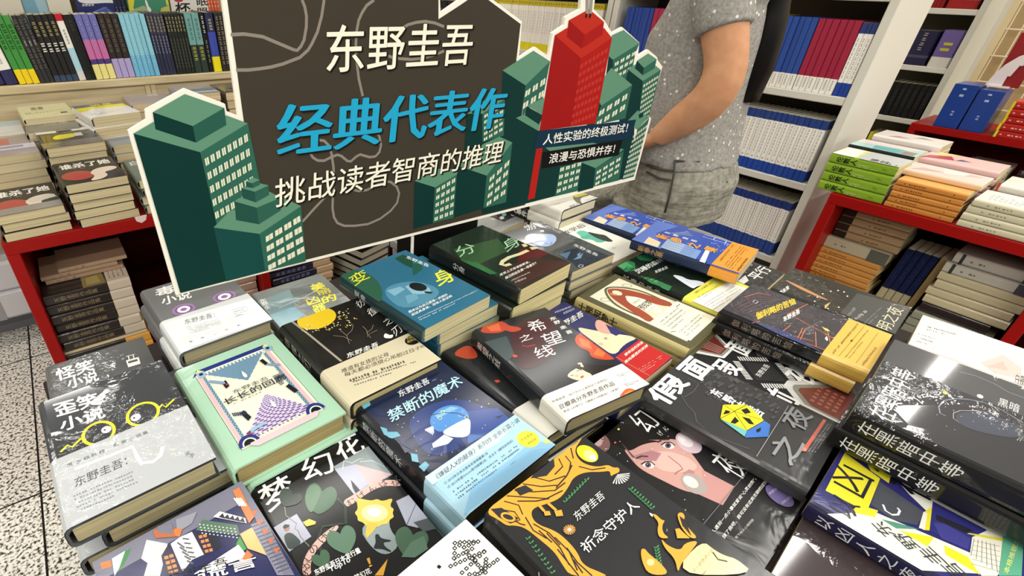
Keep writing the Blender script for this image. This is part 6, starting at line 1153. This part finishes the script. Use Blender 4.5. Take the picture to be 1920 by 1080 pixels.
for i in range(22): q.box((.012, -.46+i*.05, .53), (.017, -.455+i*.05, 2.07), mat('#efe2bf', 0, 'metal_paint'))
for i in range(12): q.box((.01, -.5, .6+i*.13), (.016, .6, .606+i*.13), mat('#efe2bf', 0, 'metal_paint'))
q.build('wire_grid', t)
q = MB(); q.box((-.012, .38, 1.16), (-.004, .42, 1.25), mat('#c8303a', 1)); q.box((-.02, .34, 1.10), (-.004, .38, 1.14), mat('#c8303a', 1)); q.build('price_tag', t)
# ---------------------------------------------------------------- the person between the table and the shelves (facing +y, seen from her left side)
PX = 1.50
pr = thing('person', 'person in speckled grey t-shirt and grey jeans, bare arm reaching toward the sign', 'person', (PX, .76, 0))
def W2L(p): return Vector((p[0]-PX, p[1]-.76, p[2]))
def ell(cx, cy, z, rx, ry, n=28, tilt=0, e=2.3):
    o = []
    for i in range(n):
        t = 2*math.pi*i/n; c, s_ = math.cos(t), math.sin(t)
        x = rx*math.copysign(abs(c)**(2/e), c); y = ry*math.copysign(abs(s_)**(2/e), s_)
        o.append(Vector((cx+x-PX, cy+y-.76, z+tilt*y)))
    return o
SKIN = mat('#c08e6a', 0, 'skin'); JER = mat('#9a978f', 0, 'jersey'); DEN = mat('#88867a', 0, 'denim'); HAIR = mat('#14110f', 0, 'hair')
def yat(u, v): P_ = onx(u, v, PX); return P_.y, P_.z
elb = onx(1366, 168, 1.345); wri = onx(1232, 258, 1.33); hand = onx(1196, 276, 1.34)
sh = Vector((1.365, .715, 1.405))
relb = Vector((1.65, .95, 1.17)); rwri = Vector((1.60, 1.13, 1.08)); rsh = Vector((1.62, .81, 1.40))
# skin: head, neck, trunk, arms and hands grown as one surface
q = MB()
q.loft([ell(1.505, y, z, rx, ry) for z, rx, ry, y in ((.86, .13, .085, .74), (.98, .125, .08, .745), (1.1, .115, .08, .75), (1.25, .13, .085, .765), (1.36, .145, .075, .785), (1.42, .12, .06, .785), (1.455, .06, .05, .785), (1.50, .05, .052, .785), (1.53, .052, .056, .79))], SKIN)
hz = 1.64; hy = .80
q.loft([ell(1.505, hy+dy, z, rx, ry, 20, 0, 2) for z, rx, ry, dy in ((1.525, .03, .035, .02), (1.535, .05, .06, .025), (1.57, .064, .085, .015), (1.62, .073, .097, 0), (1.67, .076, .10, -.005), (1.72, .068, .088, -.012), (1.75, .045, .06, -.015), (1.758, .015, .02, -.015))], SKIN)
q.loft([ell(1.505, hy+.09+dy, z, rx, ry, 10, 0, 2) for z, rx, ry, dy in ((1.598, .012, .008, .008), (1.605, .016, .016, .012), (1.62, .012, .014, .008), (1.65, .007, .01, -.002))], SKIN)          # nose
for s_ in (-1, 1): q.loft([ell(1.505+s_*.074, hy-.01, z, .009, ry, 10, 0, 2) for z, ry in ((1.60, .008), (1.615, .016), (1.645, .02), (1.655, .008))], SKIN)   # ears
for a, b, c, d in ((sh, elb, wri, hand), (rsh, relb, rwri, rwri+Vector((-.02, .07, -.02)))):
    m1 = a.lerp(b, .5); m2 = b.lerp(c, .35)
    u_, w_ = b-(b-a).normalized()*.085, b+(c-b).normalized()*.085       # the elbow is a rounded bend between these
    bend = [u_*(1-t)**2+b*(2*t*(1-t))+w_*t*t for t in (.2, .4, .6, .8)]
    q.tube([W2L(p_) for p_ in [a, a.lerp(u_, .33), a.lerp(u_, .66), u_]+bend+[w_, w_.lerp(c, .35), w_.lerp(c, .7), c]], [.048, .052, .050, .047, .046, .0465, .0465, .046, .045, .041, .033, .027], SKIN, 18)
    f = (d-c).normalized(); side = f.cross(Vector((0, 0, 1))).normalized(); up = side.cross(f)
    q.tube([W2L(c-f*.01), W2L(c+f*.03), W2L(c+f*.06), W2L(c+f*.085)], [(.026, .019), (.036, .016), (.04, .014), (.036, .011)], SKIN, 14)
    for k, (off, ln) in enumerate(((-.027, .066), (-.009, .075), (.009, .07), (.026, .055))):
        p0 = c+f*.075+side*off; q.tube([W2L(p0), W2L(p0+f*ln*.45+up*.004), W2L(p0+f*ln*.78-up*.010), W2L(p0+f*ln*.98-up*.028)], [.0095, .009, .0082, .006], SKIN, 10)
    p0 = c+f*.03-side*.033; q.tube([W2L(p0), W2L(p0+f*.03-side*.018-up*.01), W2L(p0+f*.058-side*.02-up*.02)], [.0115, .010, .0075], SKIN, 10)
body = q.build('body', pr)
md = body.modifiers.new('skin', 'REMESH'); md.mode = 'VOXEL'; md.voxel_size = .0055; md.use_smooth_shade = True
md = body.modifiers.new('smooth', 'SMOOTH'); md.iterations = 4; md.factor = .5
# eyes, brows, lips
for s_ in (-1, 1):
    q = MB(); q.loft([ell(1.505+s_*.032, hy+.089+dy, z, rx, .006, 10, 0, 2) for z, rx, dy in ((1.638, .004, 0), (1.642, .012, .002), (1.647, .012, .002), (1.651, .004, 0))], mat('#e8e4de', 1)); q.loft([ell(1.505+s_*.032, hy+.0935, z, rx, .004, 8, 0, 2) for z, rx in ((1.640, .003), (1.6445, .006), (1.649, .003))], mat('#1a120e', 1)); q.build('eye', pr)
q = MB(); q.loft([ell(1.505, hy+.087+dy, z, rx, .006, 12, 0, 2) for z, rx, dy in ((1.570, .01, 0), (1.574, .02, .003), (1.580, .022, .002), (1.585, .012, 0))], mat('#a8584e')); q.build('mouth', pr)
# jeans: hips and two legs
q = MB()
def jr(v, ul, ur, rx, tilt=0, cx=1.51):
    y0, z0 = yat(ur, v); y1, z1 = yat(ul, v); return ell(cx, (y0+y1)/2, (z0+z1)/2, rx, abs(y1-y0)/2, 28, 0, 2.4)
hip = [jr(292, 1214, 1366, .158), jr(330, 1203, 1370, .168), jr(365, 1188, 1352, .172), jr(395, 1180, 1340, .165)]
q.loft(hip[::-1], DEN)
yh = hip[3][0].y+.76
for cx, pts in ((1.445, ((.84, .775, .105, .115), (.70, .775, .095, .105), (.52, .775, .072, .082), (.45, .775, .068, .078), (.30, .76, .063, .075), (.09, .745, .055, .065), (.045, .745, .06, .075))), (1.60, ((.86, .80, .10, .11), (.80, .92, .09, .095), (.735, 1.06, .085, .085), (.66, 1.10, .075, .08), (.5, 1.10, .068, .078), (.3, 1.09, .06, .07), (.09, 1.08, .054, .064), (.045, 1.08, .058, .072)))):
    q.loft([ell(cx, y, z, rx, ry, 22, 0, 2) for z, y, rx, ry in pts[::-1]], DEN)
je = q.build('jeans', pr)
md = je.modifiers.new('cloth', 'REMESH'); md.mode = 'VOXEL'; md.voxel_size = .008; md.use_smooth_shade = True
md = je.modifiers.new('smooth', 'SMOOTH'); md.iterations = 6; md.factor = .5
# seams and pocket edges of the jeans
def onj(u, v):
    x = 1.36
    for _ in range(4):
        P_ = onx(u, v, x); ul = 1214-(v-292)*.33; ur = 1368-(max(v, 330)-330)*.42
        y1, _z = yat(ul, v); y0, _z = yat(ur, v); k = min(1, abs((P_.y-(y0+y1)/2)/(abs(y1-y0)/2)))
        x = 1.51-.168*(1-k**2.4)**(1/2.4)-.003
    return W2L(P_)
q = MB(); DS = mat('#4a483f')
for pl in ([(1266, 300), (1263, 330), (1256, 365), (1247, 398)], [(1311, 346), (1330, 345), (1352, 343), (1364, 341)], [(1311, 346), (1306, 375), (1299, 405)], [(1212, 310), (1240, 318), (1262, 320)], [(1212, 322), (1236, 334), (1258, 338)], [(1266, 302), (1310, 303), (1345, 300), (1364, 296)]):
    q.tube([onj(*p_) for p_ in pl], .003, DS, 6)
q.build('seam', pr)
# shoes
for cx, y in ((1.445, .775), (1.60, 1.11)):
    q = MB(); q.loft([ell(cx, y+dy, z, rx, ry, 18, 0, 2.4) for z, rx, ry, dy in ((0, .045, .115, .02), (.02, .047, .12, .02), (.045, .044, .11, .012), (.075, .038, .075, -.02), (.1, .035, .05, -.035))], mat('#cfcbc2')); q.build('shoe', pr)
# t-shirt: trunk and two short sleeves
q = MB()
rows = [(296, 1206, 1368, .165), (282, 1208, 1369, .168), (262, 1212, 1371, .167), (235, 1218, 1376, .165), (200, 1226, 1384, .163), (160, 1226, 1395, .163), (110, 1229, 1410, .165), (70, 1242, 1422, .168), (30, 1272, 1430, .17), (0, 1290, 1433, .17)]
rings = [jr(v, ul, ur, rx, 0, 1.505) for v, ul, ur, rx in rows]
for k in range(3):
    for i, p_ in enumerate(rings[k]): p_.z += .006*math.sin(i*1.9+k)*(1 if k == 0 else .5)
lastc = rings[-1]; yc = sum(p_.y for p_ in lastc)/len(lastc)+.76
rings += [ell(1.505, yc-.01, 1.405, .172, .105), ell(1.505, yc-.02, 1.44, .13, .085), ell(1.505, yc-.02, 1.462, .075, .07)]
q.loft(rings, JER)
for a, b in ((sh, elb), (rsh, relb)):
    d = (b-a); q.tube([W2L(a-d*.12+Vector((0, 0, .02))), W2L(a+d*.1), W2L(a+d*.30), W2L(a+d*.42)], [.06, .066, .063, .060], JER, 20)
ts = q.build('t_shirt', pr)
md = ts.modifiers.new('cloth', 'REMESH'); md.mode = 'VOXEL'; md.voxel_size = .006; md.use_smooth_shade = True
md = ts.modifiers.new('smooth', 'SMOOTH'); md.iterations = 5; md.factor = .5
# dark hair, a long strand hanging down the back
q = MB()
q.loft([ell(1.505, hy-.035+dy, z, rx, ry, 20, 0, 2) for z, rx, ry, dy in ((1.50, .07, .045, -.05), (1.56, .083, .07, -.035), (1.63, .09, .09, -.012), (1.70, .087, .10, .005), (1.75, .07, .085, .008), (1.775, .03, .04, .0))], HAIR)
st = []
for v, ul, ur in ((188, 1392, 1399), (170, 1394, 1408), (130, 1406, 1428), (80, 1424, 1444), (30, 1436, 1456), (-10, 1436, 1462)):
    P0, P1 = onx(ur+19, v, 1.57), onx(ul-8, v, 1.57); st.append(ell(1.57, (P0.y+P1.y)/2, (P0.z+P1.z)/2, .05, abs(P1.y-P0.y)/2, 16, 0, 2))
st.append(ell(1.53, .70, 1.47, .06, .04, 16, 0, 2)); st.append(ell(1.505, .72, 1.56, .07, .05, 16, 0, 2))
q.loft(st, HAIR); q.build('hair', pr)
